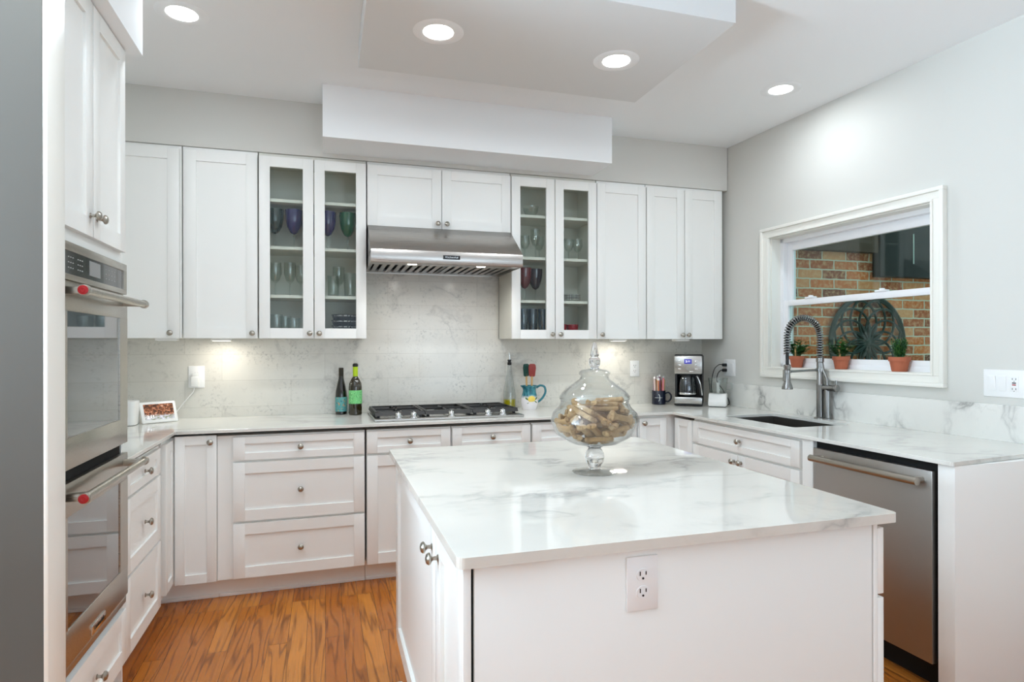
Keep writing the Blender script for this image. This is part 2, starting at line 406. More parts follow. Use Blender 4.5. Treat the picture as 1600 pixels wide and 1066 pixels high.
# ------------------------------------------------------------------ downlights
def down_lamp(watts):
    l = bpy.data.lights.new('downlight_lamp', 'AREA'); l.shape = 'DISK'; l.size = .13; l.energy = watts; l.color = (.85, .935, 1.0)
    o = bpy.data.objects.new('downlight_lamp', l); COL.objects.link(o); return o
def downlight(x, y, z, label, watts=5.4, r=.108):
    t = thing('recessed_downlight', label, 'ceiling light', (x, y, z), 0, 'recessed downlights')
    MB().lathe([(.064, -.001), (.068, -.0035), (r - .006, -.0030), (r, -.0004)], 40).build('trim_ring', M['ceiling'], t)
    MB().lathe([(0, -.002), (.064, -.002), (.064, -.0005)], 32).build('lens', M['lens'], t)
    o = down_lamp(watts); o.parent = t; o.location = (0, 0, -.012)
    return t
M['lens'] = pmat('lamp_lens', (1, 1, 1, 1), .5, emit=(1, .97, .93, 1), estr=7.0)
downlight(-.595, 2.991, ZC, 'lit round downlight in the ceiling at upper left, near the oven cabinet', 3.6)
downlight(.464, 2.594, 2.685, 'lit downlight in the dropped ceiling box, the one nearer the oven')
downlight(1.309, 2.617, 2.685, 'lit downlight in the dropped ceiling box, the one nearer the window')
downlight(2.482, 2.903, ZC, 'lit round downlight in the ceiling at right, near the window wall', 3.4)
for x, y, wt in ((-.66, 1.55, 8.0), (-.2, -.9, 0.4), (1.8, -.9, 0.8)):     # added unseen lamps without fixtures; the strong one brightens the drawers
    o = down_lamp(wt); o.location = (x, y, ZC - .012)

# ------------------------------------------------------------------ cabinet kit
def shaker_mb(x0, x1, z0, z1, stile=.060, rail=None, y=-.020, th=.020, rec=.009):
    rail = rail or stile; b = MB()
    b.box(x0, x0 + stile, y, y + th, z0, z1, .0012); b.box(x1 - stile, x1, y, y + th, z0, z1, .0012)
    b.box(x0 + stile, x1 - stile, y, y + th, z0, z0 + rail); b.box(x0 + stile, x1 - stile, y, y + th, z1 - rail, z1)
    b.box(x0 + stile - .002, x1 - stile + .002, y + rec, y + th - .002, z0 + rail - .002, z1 - rail + .002)
    return b
KNOB = [(0, 0), (.009, 0), (.009, .002), (.0055, .004), (.005, .014), (.009, .018), (.0155, .022), (.0158, .026), (.012, .031), (.005, .0335), (0, .034)]
def knob(parent, x, z, y=-.020):
    return MB().lathe(KNOB, 20, Matrix.Translation((x, y, z)) @ FACE).build('knob', M['nickel'], parent)
def door(parent, x0, x1, z0, z1, kn=None, name='door', **kw):
    o = shaker_mb(x0, x1, z0, z1, **kw).build(name, M['cabinet'], parent)
    if kn: knob(o, *kn)
    return o
def drawer(parent, x0, x1, z0, z1, kn=True):
    r = .037 if z1 - z0 < .18 else .058
    o = shaker_mb(x0, x1, z0, z1, .058, r).build('drawer', M['cabinet'], parent)
    if kn: knob(o, (x0 + x1) / 2, (z0 + z1) / 2)
    return o
def glass_door(parent, x0, x1, z0, z1, kn):
    st, y, th = .060, -.020, .020; b = MB()
    b.box(x0, x0 + st, y, y + th, z0, z1, .0012); b.box(x1 - st, x1, y, y + th, z0, z1, .0012)
    b.box(x0 + st, x1 - st, y, y + th, z0, z0 + st); b.box(x0 + st, x1 - st, y, y + th, z1 - st, z1)
    o = b.build('door', M['cabinet'], parent)
    p = MB().box(x0 + st - .004, x1 - st + .004, y + .011, y + .0115, z0 + st - .004, z1 - st + .004).build('pane', M['cab_pane'], o)
    p['label'] = 'clear glass pane'
    knob(o, *kn)
    return o
def toe(parent, x0, x1, y=.078):
    b = MB(); b.box(x0, x1, y, y + .018, 0, .114); b.box(x0, x1, y - .010, y, 0, .018, .003)
    return b.build('toe_kick', M['cabinet'], parent)
def base_body(parent, x0, x1, depth=.58, z0=.114, z1=.876):
    return MB().box(x0, x1, 0, depth, z0, z1).build('body', M['cabinet'], parent)

ZD = (.118, .407, .421, .731, .745, .869)
def run_frame(name, label, t, group='base cabinets'):            # along the back run (its front runs 1 degree off square)
    a = .018
    return thing(name, label, 'cabinet', (-.735 + t - .04 * math.sin(a), 3.518 + t * a + .04, 0), a, group)

# left run, facing right
c = thing('drawer_base_cabinet', 'white base cabinet of three stacked drawers beside the double oven', 'cabinet', (-.765, 2.712, 0), R(90), 'base cabinets')
base_body(c, .0, .612); toe(c, 0, .612)
for z0, z1 in ((.121, .430), (.442, .742), (.754, .869)): drawer(c, .030, .560, z0, z1)

# left corner unit
c = run_frame('corner_base_cabinet', 'white inside-corner base cabinet with narrow folding doors, left of the wide drawers', 0)
b = MB(); b.box(-.62, -.033, -.190, .56, .114, .896); b.box(-.033, .190, .0, .56, .114, .876)
b.build('body', M['cabinet'], c)
b = MB(); b.box(-.033, .19, .078, .096, 0, .114); b.box(-.127, -.109, -.19, .078, 0, .114); b.box(-.127, -.033, .078, .096, 0, .114); b.box(-.109, .19, .068, .078, 0, .018, .003); b.build('toe_kick', M['cabinet'], c)
o = door(c, -.006, .189, .116, .884, (.162, .851), stile=.046)
sh = shaker_mb(0, .192, .130, .868, .046)
sh.bm.transform(Matrix.Translation((-.033, -.185, 0)) @ Matrix.Rotation(R(90), 4, 'Z'))
sh.build('door', M['cabinet'], c)

# three wide drawers
c = run_frame('drawer_base_cabinet', 'white base cabinet of three wide drawers left of the cooktop', .190)
base_body(c, .002, .760); toe(c, 0, .765)
for z0, z1 in ((ZD[0], ZD[1]), (ZD[2], ZD[3]), (ZD[4], ZD[5])): drawer(c, .079, .757, z0, z1)
# cooktop cabinet
c = run_frame('cooktop_base_cabinet', 'white base cabinet under the gas cooktop with two drawers above two doors', .957)
MB().box(.0035, .4865, 0, .55, .114, .876).box(.4925, .985, 0, .55, .114, .876).box(.4865, .4925, .04, .55, .114, .876).build('body', M['cabinet'], c); toe(c, 0, .987)
for x0, x1 in ((.004, .484), (.495, .982)): drawer(c, x0, x1, ZD[4], ZD[5])
door(c, .004, .484, ZD[0], ZD[3], (.445, .69)); door(c, .495, .982, ZD[0], ZD[3], (.535, .69))
# right of cooktop
c = run_frame('drawer_base_cabinet', 'white base cabinet right of the cooktop, mostly hidden behind the island', 1.946)
base_body(c, .004, .735, .54); toe(c, 0, .735)
drawer(c, .006, .705, ZD[4], ZD[5]); door(c, .006, .352, ZD[0], ZD[3], (.32, .69)); door(c, .360, .705, ZD[0], ZD[3], (.39, .69))

# right corner unit and right run, facing left
A_R = R(-90) + .0202
EY = Vector((-.0202, 1, 0)).normalized(); EX = Vector((1, .0202, 0)).normalized()
def rr(d, s, z=0.0):            # right run: d behind the counter edge, s along it
    return Vector((2.2223, 2.0, 0)) + EX * d + EY * s + Vector((0, 0, z))
c = run_frame('corner_base_cabinet', 'white inside-corner base cabinet with narrow folding doors beside the sink', 2.690)
MB().box(.0, .78, 0, .55, .114, .896).build('body', M['cabinet'], c)
MB().box(0, .30, .078, .096, 0, .114).build('toe_kick', M['cabinet'], c)
door(c, .004, .200, ZD[0], .875, (.03, .846), stile=.046)
sh = shaker_mb(0, .190, .118, .876, .046)
p = rr(.04, 1.578)
loc = Matrix.Translation((-.735 + 2.690, 3.518 + 2.69 * .018 + .04, 0)) @ Matrix.Rotation(.018, 4, 'Z')
sh.bm.transform(loc.inverted() @ Matrix.Translation(p) @ Matrix.Rotation(A_R, 4, 'Z'))
sh.build('door', M['cabinet'], c)
c = thing('sink_base_cabinet', 'white base cabinet under the sink with a false drawer over two doors', 'cabinet', rr(.04, 1.388), A_R, 'base cabinets')
b = MB(); b.box(0, .018, 0, .58, .114, .896); b.box(.97, .988, 0, .58, .114, .896); b.box(.018, .97, 0, .58, .114, .132); b.box(.018, .97, .562, .58, .132, .896)
b.box(.018, .97, 0, .018, .132, .896); b.build('body', M['cabinet'], c); toe(c, 0, .988)
drawer(c, .012, .902, .745, .878); door(c, .012, .437, .118, .731, (.410, .693)); door(c, .442, .902, .118, .731, (.470, .693))
MB().box(.918, .986, -.018, 0, .0, .893, .001).build('filler_strip', M['cabinet'], c)

# end panel of the right run
c = thing('cabinet_end_panel', 'tall white end panel closing the counter run right of the dishwasher', 'cabinet panel', rr(.018, -.219), A_R)
MB().box(0, .066, 0, .700, 0, .896, .0015).build('panel', M['cabinet'], c)

# ------------------------------------------------------------------ upper cabinets
YF = 3.882
def upper(name, label, x0, x1, z0=1.40, z1=2.487):
    return thing(name, label, 'cabinet', (x0, YF, 0), 0, 'upper cabinets')
def solid_upper(name, label, x0, x1, z0, doors, extra=None):
    c = upper(name, label, x0, x1)
    MB().box(.003, x1 - x0 - .003, 0, .288, z0, 2.486).build('body', M['cabinet'], c)
    for a, bb, kx, kz in doors:
        door(c, a - x0, bb - x0, z0 - .002, 2.466, (kx - x0, kz))
    return c
ZK = 1.427
solid_upper('upper_cabinet', 'white upper corner cabinet with one door partly hidden by the oven cabinet', -1.384, -.771, 1.40, ((-1.19, -.784, -.828, ZK),))
solid_upper('upper_cabinet', 'white single-door upper cabinet left of the goblets cabinet', -.771, -.371, 1.40, ((-.758, -.376, -.402, ZK),))
solid_upper('upper_cabinet', 'short white two-door cabinet directly above the range hood', .247, 1.170, 2.095, ((.250, .708, .684, 2.122), (.713, 1.166, .742, 2.122)))
solid_upper('upper_cabinet', 'white single-door upper cabinet right of the glass doors', 1.784, 2.163, 1.40, ((1.787, 2.159, 1.815, ZK),))
c = solid_upper('upper_cabinet', 'white two-door upper cabinet in the corner above the coffee maker', 2.163, 2.800, 1.40, ((2.167, 2.468, 2.444, ZK), (2.473, 2.776, 2.492, ZK)))
SHELF = (1.638, 1.926, 2.206)          # undersides
def glass_upper(label, x0, x1, doors):
    c = upper('glass_front_cabinet', label, x0, x1); wd = x1 - x0; b = MB()
    b.box(.003, .019, 0, .288, 1.40, 2.486); b.box(wd - .019, wd - .003, 0, .288, 1.40, 2.486)
    b.box(.019, wd - .019, 0, .288, 1.40, 1.418); b.box(.019, wd - .019, 0, .288, 2.468, 2.486); b.box(.019, wd - .019, .278, .288, 1.418, 2.468)
    b.build('body', M['cabinet_in'], c)
    for z in SHELF: MB().box(.019, wd - .019, .006, .277, z, z + .018).build('shelf', M['cabinet_in'], c)
    for a, bb, kx in doors: glass_door(c, a - x0, bb - x0, 1.398, 2.466, (kx - x0, ZK))
    return c
glass_upper('white glass-front upper cabinet with blue and green goblets left of the hood', -.371, .247, ((-.367, -.064, -.086), (-.059, .243, -.032)))
glass_upper('white glass-front upper cabinet with red goblets right of the hood', 1.170, 1.784, ((1.174, 1.475, 1.452), (1.480, 1.781, 1.510)))

# under-cabinet lamps
def under_lamp(x, y, label, watts, wid=.11):
    t = thing('under_cabinet_light', label, 'light', (x, y, 1.398), 0, 'under-cabinet lights')
    MB().box(-wid / 2, wid / 2, -.03, .03, -.014, 0, .002).build('housing', M['white'], t)
    MB().box(-wid / 2 + .008, wid / 2 - .008, -.022, .022, -.0155, -.0135).build('lens', M['led'] if watts else M['white'], t)
    if watts:
        l = bpy.data.lights.new('under_cabinet_lamp', 'AREA'); l.shape = 'RECTANGLE'; l.size = wid; l.size_y = .05; l.energy = watts; l.color = (1.0, .95, .84)
        o = bpy.data.objects.new('under_cabinet_lamp', l); COL.objects.link(o); o.parent = t; o.location = (0, 0, -.018)
M['led'] = pmat('led_lens', (1, 1, 1, 1), .5, emit=(1, .95, .85, 1), estr=2.0)
under_lamp(-.860, 3.93, 'small white light fixture under the corner upper cabinet near the oven', 0)
under_lamp(-.590, 4.02, 'lit light fixture under the cabinet above the charger outlet', .7)
under_lamp(2.02, 4.02, 'lit light fixture under the single-door cabinet right of the glass jar', .7)
under_lamp(2.478, 3.93, 'small white light fixture under the corner cabinet above the coffee maker', 0)

# ------------------------------------------------------------------ oven column
c = thing('oven_cabinet', 'tall white cabinet holding the double oven, two doors above and a drawer below', 'cabinet', (-.748, 2.032, 0), R(90), 'tall cabinets')
b = MB(); b.box(0, .012, 0, .62, 0, 2.481); b.box(.660, .672, 0, .62, 0, 2.481); b.box(.012, .660, .60, .62, 0, 2.481)
b.box(.012, .660, 0, .60, 1.664, 2.481); b.box(.012, .660, 0, .60, .114, .366)
b.build('body', M['cabinet'], c); toe(c, .012, .66)
door(c, .004, .305, 1.708, 2.478, (.278, 1.775)); door(c, .313, .648, 1.708, 2.478, (.340, 1.775))
drawer(c, .004, .650, .150, .352)

ov = thing('double_wall_oven', 'stainless steel double wall oven built into the tall cabinet', 'oven', (-.745, 2.036, 0), R(90))
W_ = .654
MB().box(.014, W_ - .012, .004, .56, .372, 1.658).build('casing', M['void'], ov)
b = MB(); b.box(0, W_, -.018, .003, 1.636, 1.662, .001); b.box(0, W_, -.018, .003, 1.548, 1.566, .001); b.box(0, .022, -.018, .003, 1.566, 1.636); b.box(W_ - .036, W_, -.018, .003, 1.566, 1.636)
b.box(0, W_, -.006, .003, 1.52, 1.548)
b.build('control_frame', M['steel_y'], ov)
cp = MB().box(.02, W_ - .034, -.014, .002, 1.564, 1.638).build('control_panel', M['panel_glass'], ov)
M['mark'] = pmat('printed_marks', srgb(170, 170, 168), .5)
for x in [.10 + q * .075 + k * .017 for q in range(2) for k in range(3)] + [.43 + k * .03 for k in range(4)]:
    b = MB()
    for r in range(3): b.box(x, x + .009, -.0146, -.0139, 1.585 + r * .016, 1.588 + r * .016)
    b.build('key_legend', M['mark'], cp)
MB().box(.275, .375, -.0150, -.0139, 1.580, 1.628).build('display', pmat('oven_display', srgb(150, 150, 150), .15, spec=.8), cp)
def oven_door(z0, z1, wz0, wz1, hz, badge=False):
    b = MB(); x0, x1 = .078, .565
    b.box(0, W_, -.020, 0, wz1, z1, .0015); b.box(0, W_, -.020, 0, z0, wz0, .0015); b.box(0, x0, -.020, 0, wz0, wz1); b.box(x1, W_, -.020, 0, wz0, wz1)
    d = b.build('oven_door', M['steel_y'], ov)
    MB().box(x0 - .003, x1 + .003, -.0165, -.002, wz0 - .003, wz1 + .003).build('window', M['black_glass'], d)
    b = MB(); b.tube([(.03, -.082, hz), (.625, -.082, hz)], .0125, 20)
    for x in (.045, .610): b.box(x - .016, x + .016, -.082, -.018, hz - .011, hz + .011, .003)
    b.lathe([(0, 0), (.016, 0), (.0165, .004), (.0165, .014), (.0125, .02), (0, .02)], 24, Matrix.Translation((.622, -.082, hz)) @ Matrix.Rotation(R(90), 4, 'Y'))
    b.lathe([(0, 0), (.0125, 0), (.0165, .006), (.0165, .020), (.015, .024), (0, .024)], 24, Matrix.Translation((.034, -.082, hz)) @ Matrix.Rotation(R(-90), 4, 'Y'))
    b.build('handle', M['steel_y'], d)
    T = Matrix.Translation((.0098, -.082, hz)) @ Matrix.Rotation(R(-90), 4, 'Y')
    MB().lathe([(0, 0), (.0135, 0), (.0135, .0016), (.012, .0022), (0, .0022)], 24, T).lathe([(.0035, .0022), (.006, .0030), (.0075, .0022)], 20, T).build('red_medallion', M['red'], d)['label'] = 'round red medallion on the handle end'
    return d
oven_door(.984, 1.538, 1.078, 1.455, 1.512)
d = oven_door(.405, .945, .512, .845, .912)
bd = MB().box(.262, .390, -.0245, -.019, .414, .446, .001).build('badge', M['chrome'], d)
text_mesh('badge_lettering', 'KitchenAid', .020, M['black'], bd, Matrix.Translation((.326, -.0247, .430)) @ FACE)
MB().box(0, W_, -.014, .002, .372, .398, .002).build('lower_trim', M['steel_y'], ov)

# ------------------------------------------------------------------ countertops, sink, faucet
def rounded(pts, r, n=5):
    """polygon with every corner rounded by r (r may be a list)"""
    out = []; N = len(pts)
    for i in range(N):
        ri = r[i] if isinstance(r, (list, tuple)) else r
        p = Vector(pts[i]); a = (Vector(pts[i - 1]) - p).normalized(); b_ = (Vector(pts[(i + 1) % N]) - p).normalized()
        if ri <= 0: out.append((p.x, p.y)); continue
        ang = a.angle(b_); d = ri / math.tan(ang / 2); c = p + (a + b_).normalized() * (ri / math.sin(ang / 2))
        s, e = p + a * d - c, p + b_ * d - c
        for k in range(n + 1):
            v = s.lerp(e, k / n).normalized() * ri + c; out.append((v.x, v.y))
    return out
def xy(v): return (v.x, v.y)
inner = (2.190, 3.5705)
SINK = [rr(.176, .690), rr(.556, .690), rr(.556, 1.278), rr(.176, 1.278)]
end_wall_y = 1.79
outline = [(-1.384, 4.171), (-1.384, 2.7055), (-.735, 2.7055), (-.735, 3.518), inner, xy(rr(.0, -.290)), (wall_x(end_wall_y) - .002, end_wall_y), (wall_x(4.171) - .002, 4.171)]
sink_hole = rounded([xy(v) for v in SINK], .018)
b = MB(); b.slab(rounded(outline, [0, 0, 0, .006, .006, .012, 0, 0], 3), sink_hole, .897, .914)
tag(b.build('countertop', M['quartz'], smooth=False, bevmod=.002), 'long white quartz countertop running along all three walls, with sink cutout', 'countertop')

sk = thing('kitchen_sink', 'dark stainless steel undermount sink set in the counter below the window', 'sink', rr(.366, .984, .897), .0202 * 1.0)
b = MB(); hx, hy, dp = .188, .292, .215
b.box(-hx - .012, -hx, -hy, hy, -dp, -.001); b.box(hx, hx + .012, -hy, hy, -dp, -.001)
b.box(-hx - .012, hx + .012, -hy - .012, -hy, -dp, -.001); b.box(-hx - .012, hx + .012, hy, hy + .012, -dp, -.001)
b.box(-hx - .012, hx + .012, -hy - .012, hy + .012, -dp - .012, -dp)
b.build('basin', M['steel_sink'], sk)
MB().lathe([(.018, .001), (.040, .004), (.045, .0005)], 28, Matrix.Translation((.05, 0, -dp))).build('drain', M['chrome'], sk)

FX, FY = 2.822, 2.975
f = thing('kitchen_faucet', 'brushed steel spring-neck pull-down faucet behind the sink', 'faucet', (FX, FY, .914), 0)
b = MB(); b.lathe([(0, 0), (.034, 0), (.034, .006), (.024, .010), (.021, .012), (.021, .20), (.0215, .202), (.0215, .206), (.019, .21), (.019, .335), (.022, .338), (.022, .362), (.010, .365), (0, .365)], 28)
b.build('column', M['faucet'], f)
b = MB(); b.lathe([(0, 0), (.026, 0), (.026, .006), (.0165, .01), (.0165, .185), (0, .185)], 24, Matrix.Translation((.008, -.046, 0)))
b.tube([(.008, -.046, .180), (.008, -.046, .235), (.006, -.034, .262), (.003, -.022, .285), (.001, -.014, .33)], .0085, 12)
b.build('side_pipe', M['faucet'], f)
b = MB(); b.tube([(.008, -.020, .184), (.010, -.10, .186)], .019, 20); b.lathe([(0, 0), (.016, 0), (.021, .004), (.021, .018), (.014, .024), (0, .024)], 24, Matrix.Translation((.010, -.10, .186)) @ Matrix.Rotation(R(90), 4, 'X'))
b.tube([(.010, -.112, .205), (.010, -.112, .232)], [.006, .0045], 12)
b.build('lever_handle', M['faucet'], f)
# hose arch
AR = .118
path = [(0, 0, .36 + .13 * i / 6) for i in range(7)]
path += [(-AR + AR * math.cos(a), 0, .49 + .108 * math.sin(a)) for a in [PI * i / 24 for i in range(1, 24)]]
path += [(-2 * AR, 0, .49 - .165 * i / 8) for i in range(9)]
MB().tube(path, .0095, 12).build('hose', M['black'], f)
def helix(path, rad, pitch, wire, seg=10):
    P = [Vector(p) for p in path]; L = [0]
    for a, c in zip(P, P[1:]): L.append(L[-1] + (c - a).length)
    n = int(L[-1] / pitch * seg); out = []; k = 0
    for i in range(n + 1):
        s = L[-1] * i / n
        while k < len(P) - 2 and L[k + 1] < s: k += 1
        q = (s - L[k]) / max(L[k + 1] - L[k], 1e-9); c = P[k].lerp(P[k + 1], q)
        d = (P[min(k + 2, len(P) - 1)] - P[max(k - 1, 0)]).normalized(); side = Vector((0, 1, 0)); up = side.cross(d)
        a = 2 * PI * i / seg
        out.append(c + (side * math.cos(a) + up * math.sin(a)) * rad)
    return out
MB().tube(helix(path[:-3], .0175, .0150, .0028), .0040, 6).build('spring_coil', M['faucet'], f)
b = MB(); b.lathe([(0, .18), (.030, .18), (.0305, .186), (.027, .20), (.0185, .225), (.0165, .26), (.0165, .30), (.020, .305), (.020, .322), (.013, .326), (0, .326)], 26, Matrix.Translation((-2 * AR, 0, 0)))
b.box(-2 * AR - .026, -2 * AR - .014, -.008, .008, .225, .295, .003)
b.build('spray_head', M['faucet'], f)
b = MB(); b.tube([(-.015, 0, .29), (-2 * AR + .016, 0, .283)], .0065, 12); b.lathe([(.0175, -.008), (.0225, -.008), (.0225, .008), (.0175, .008), (.0175, -.008)], 24, Matrix.Translation((-2 * AR, 0, .283)))
b.lathe([(.019, -.010), (.0235, -.010), (.0235, .010), (.019, .010), (.019, -.010)], 24, Matrix.Translation((0, 0, .29)))
b.build('support_arm', M['faucet'], f)

# ------------------------------------------------------------------ dishwasher
dw = thing('dishwasher', 'stainless steel dishwasher under the counter at right, bar handle across the top', 'dishwasher', rr(.030, .398), A_R)
MB().box(0, .614, .012, .56, .10, .894).build('tub', M['void'], dw)
MB().box(.006, .598, -.018, .010, .116, .862, .003).build('door_panel', M['steel_dw'], dw)
MB().box(.0, .614, .06, .075, 0, .10).build('toe_panel', M['void'], dw)
b = MB(); b.tube([(.040, -.068, .822), (.578, -.068, .822)], .0155, 22)
for x in (.062, .556): b.tube([(x, -.066, .822), (x, -.016, .822)], .013, 18)
b.build('handle', M['nickel'], dw)

# ------------------------------------------------------------------ range hood
h = thing('range_hood', 'stainless steel under-cabinet range hood with slatted filters above the cooktop', 'range hood', (.252, 3.600, 1.834))
W = .913
def prof_x(poly, x0, x1, M_=None):     # polygon in (y, z) extruded along x
    return MB().prism([(y, z) for y, z in poly], x0, x1, Matrix(((0, 0, 1, 0), (1, 0, 0, 0), (0, 1, 0, 0), (0, 0, 0, 1))))
b = prof_x([(0, .006), (.004, 0), (.012, 0), (.012, .02), (.02, .07), (.262, .24), (.570, .24), (.570, .258), (.258, .258), (.003, .080), (0, .074)], 0, W)
b.box(0, .010, .012, .570, 0, .07); b.box(W - .010, W, .012, .570, 0, .07)
for x0, x1 in ((0, .010), (W - .010, W)):
    b.prism([(.012, .06), (.03, .085), (.262, .25), (.570, .25), (.570, .06)], x0, x1, Matrix(((0, 0, 1, 0), (1, 0, 0, 0), (0, 1, 0, 0), (0, 0, 0, 1))))
b.box(0, W, .562, .570, 0, .24)
b.build('canopy', M['steel_x'], h)
b = MB(); b.box(.010, W - .010, .012, .125, .004, .010); b.box(.010, W - .010, .50, .562, .004, .010)
b.build('underside_plate', M['steel_x'], h)
for k in range(2):
    x0 = .014 + k * .444
    b = MB()
    b.box(x0, x0 + .438, .126, .134, .004, .016); b.box(x0, x0 + .438, .490, .498, .004, .016); b.box(x0, x0 + .006, .13, .495, .004, .016); b.box(x0 + .432, x0 + .438, .13, .495, .004, .016)
    for i in range(9):
        b.box(x0 + .018 + i * .0465, x0 + .046 + i * .0465, .134, .490, .004, .010, .002)
    b.build('baffle_filter', M['steel_x'], h)
MB().box(.012, W - .012, .126, .560, .030, .036).build('filter_shade_sheet', M['void'], h)  # dark sheet painted as the shade behind the filter slats
def hood_light(x):
    l_ = MB().lathe([(.026, .0), (.034, -.002), (.037, .004)], 28, Matrix.Translation((x, .068, .002))).build('light', M['chrome'], h)
    MB().lathe([(0, .0015), (.027, .0015)], 24, Matrix.Translation((x, .068, .000))).build('lens', M['hood_lens'], l_)
    li = bpy.data.lights.new('hood_lamp', 'SPOT'); li.energy = 3.0; li.spot_size = R(150); li.spot_blend = .8; li.shadow_soft_size = .025; li.color = (1, .96, .9)
    o = bpy.data.objects.new('hood_lamp', li); COL.objects.link(o); o.parent = h; o.location = (x, .068, -.022); o.rotation_euler = (R(14), 0, 0)
M['hood_lens'] = pmat('hood_lamp_lens', (1, 1, 1, 1), .4, emit=(1, .97, .92, 1), estr=14)
hood_light(.245); hood_light(.665)
bd = MB().box(.418, .520, -.0035, .002, .030, .054, .001).build('badge', M['black'], h)
text_mesh('badge_lettering', 'KitchenAid', .0172, M['chrome'], bd, Matrix.Translation((.469, -.0037, .042)) @ FACE)

# ------------------------------------------------------------------ gas cooktop
ck = thing('gas_cooktop', 'stainless gas cooktop with black cast iron grates set in the counter', 'cooktop', (.272, 3.608, .914), .018)
CW, CD = .910, .520
MB().box(0, CW, 0, CD, .0005, .012, .004).build('tray', M['steel_cook'], ck)
def grate(x0, x1, burners):
    b = MB(); y0, y1, zt = .100, .500, .046
    # skirted outer rim, sloping out towards its foot
    for (xa, ya, xb, yb) in ((x0, y0, x1, y0), (x1, y0, x1, y1), (x1, y1, x0, y1), (x0, y1, x0, y0)):
        d = Vector((xb - xa, yb - ya, 0)).normalized(); nrm = Vector((d.y, -d.x, 0))
        P, Q = Vector((xa, ya, 0)), Vector((xb, yb, 0))
        fl = .014 if ya == yb or xa == x0 or xa == x1 else .0
        sec = [(-.016, zt), (-.002, zt), (fl if (ya == yb and ya == y0) else .004, zt - .022), (-.012, zt - .022)]
        t = bmesh.new(); A = [t.verts.new(P + nrm * o_ + Vector((0, 0, z))) for o_, z in sec]; B = [t.verts.new(Q + nrm * o_ + Vector((0, 0, z))) for o_, z in sec]
        t.faces.new(A); t.faces.new(B[::-1])
        for i in range(4): t.faces.new((A[i], B[i], B[(i + 1) % 4], A[(i + 1) % 4]))
        bmesh.ops.recalc_face_normals(t, faces=t.faces[:]); b._join(t)
    cx = (x0 + x1) / 2
    b.box(x0, x1, (y0 + y1) / 2 - .005, (y0 + y1) / 2 + .005, zt - .014, zt)
    for bx, by in burners:
        for a in range(4):
            an = a * PI / 2 + PI / 4 * 0
            p0 = Vector((bx + math.cos(an) * .026, by + math.sin(an) * .026, 0)); p1 = Vector((bx + math.cos(an) * .135, by + math.sin(an) * .135, 0))
            p1.x = min(max(p1.x, x0 + .01), x1 - .01); p1.y = min(max(p1.y, y0 + .01), y1 - .01)
            b.tube([p0 + Vector((0, 0, zt - .006)), p1 + Vector((0, 0, zt - .006))], .0058, 6)
    for x in (x0 + .02, x1 - .02):
        for y in (y0 + .02, y1 - .02): b.box(x - .008, x + .008, y - .008, y + .008, .011, zt - .012)
    return b.build('grate', M['iron'], ck)
BURN = [[(.155, .20), (.155, .40)], [(.455, .30)], [(.755, .20), (.755, .40)]]
for (x0, x1), bu in zip(((.012, .306), (.309, .601), (.604, .898)), BURN):
    grate(x0, x1, bu)
    for bx, by in bu:
        r = .055 if len(bu) == 1 else .040
        bb = MB().lathe([(0, .012), (r + .008, .012), (r + .006, .018), (0, .018)], 28, Matrix.Translation((bx, by, 0))).build('burner', M['steel_cook'], ck)
        MB().lathe([(r, .018), (r, .026), (r - .005, .030), (0, .031)], 28, Matrix.Translation((bx, by, 0))).build('burner_cap', M['iron'], bb)
for x in (.142, .233, .461, .690, .785):
    MB().lathe([(0, .012), (.026, .012), (.025, .016), (.018, .018), (.0165, .040), (.014, .043), (0, .043)], 26, Matrix.Translation((x, .056, 0))).box(x - .003, x + .003, .042, .070, .040, .049, .001).build('control_knob', M['chrome'], ck)

# ------------------------------------------------------------------ island
isl = thing('kitchen_island', 'white kitchen island cabinet in the foreground, doors on its left side', 'kitchen island', (.290, 1.258, 0))
b = MB(); b.box(.010, 1.094, .012, 1.325, .10, .8885); b.box(.06, 1.05, .05, 1.29, 0, .10)
b.build('body', M['cabinet'], isl)
MB().box(.0085, 1.0685, 0, .012, .0, .887, .0008).build('front_panel', M['cabinet'], isl)
MB().box(1.0725, 1.0855, -.001, .012, .0, .887, .0008).build('corner_post', M['cabinet'], isl)
MB().box(-.001, .0095, .014, .016, .02, .884).build('shadow_gap', M['void'], isl)
MB().box(-.016, .0015, -.002, .018, .12, .886, .001).build('corner_post', M['cabinet'], isl)
def idoor(y0, y1, kn, rot=-90, x=.0095, stile=.065):
    s = shaker_mb(0, y1 - y0, .145, .872, stile, rec=.012)
    s.bm.transform(Matrix.Translation((x, y1 if rot < 0 else y0, 0)) @ Matrix.Rotation(R(rot), 4, 'Z'))
    o = s.build('door', M['cabinet'], isl)
    if kn:
        yk, zk = kn
        MB().lathe(KNOB, 20, Matrix.Translation((x - .020, yk, zk)) @ Matrix.Rotation(R(-90), 4, 'Y')).build('knob', M['nickel'], o)
idoor(.372, 1.315, (.416, .800)); idoor(.020, .366, (.322, .800))
for y0, y1 in ((-.001, .66), (.668, 1.315)):
    for z0, z1 in ((.13, .690), (.700, .872)):
        s = shaker_mb(0, y1 - y0, z0, z1, .058, .058 if z1 - z0 > .2 else .037)
        s.bm.transform(Matrix.Translation((1.086, y0, 0)) @ Matrix.Rotation(R(90), 4, 'Z'))
        o = s.build('door' if z0 < .2 else 'drawer', M['cabinet'], isl)
        MB().lathe(KNOB, 20, Matrix.Translation((1.106, (y0 + y1) / 2, (z0 + z1) / 2)) @ Matrix.Rotation(R(90), 4, 'Y')).build('knob', M['nickel'], o)
MB().box(-.038, .002, .0, 1.205, 0, .022, .004).build('floor_moulding', M['cabinet'], isl)
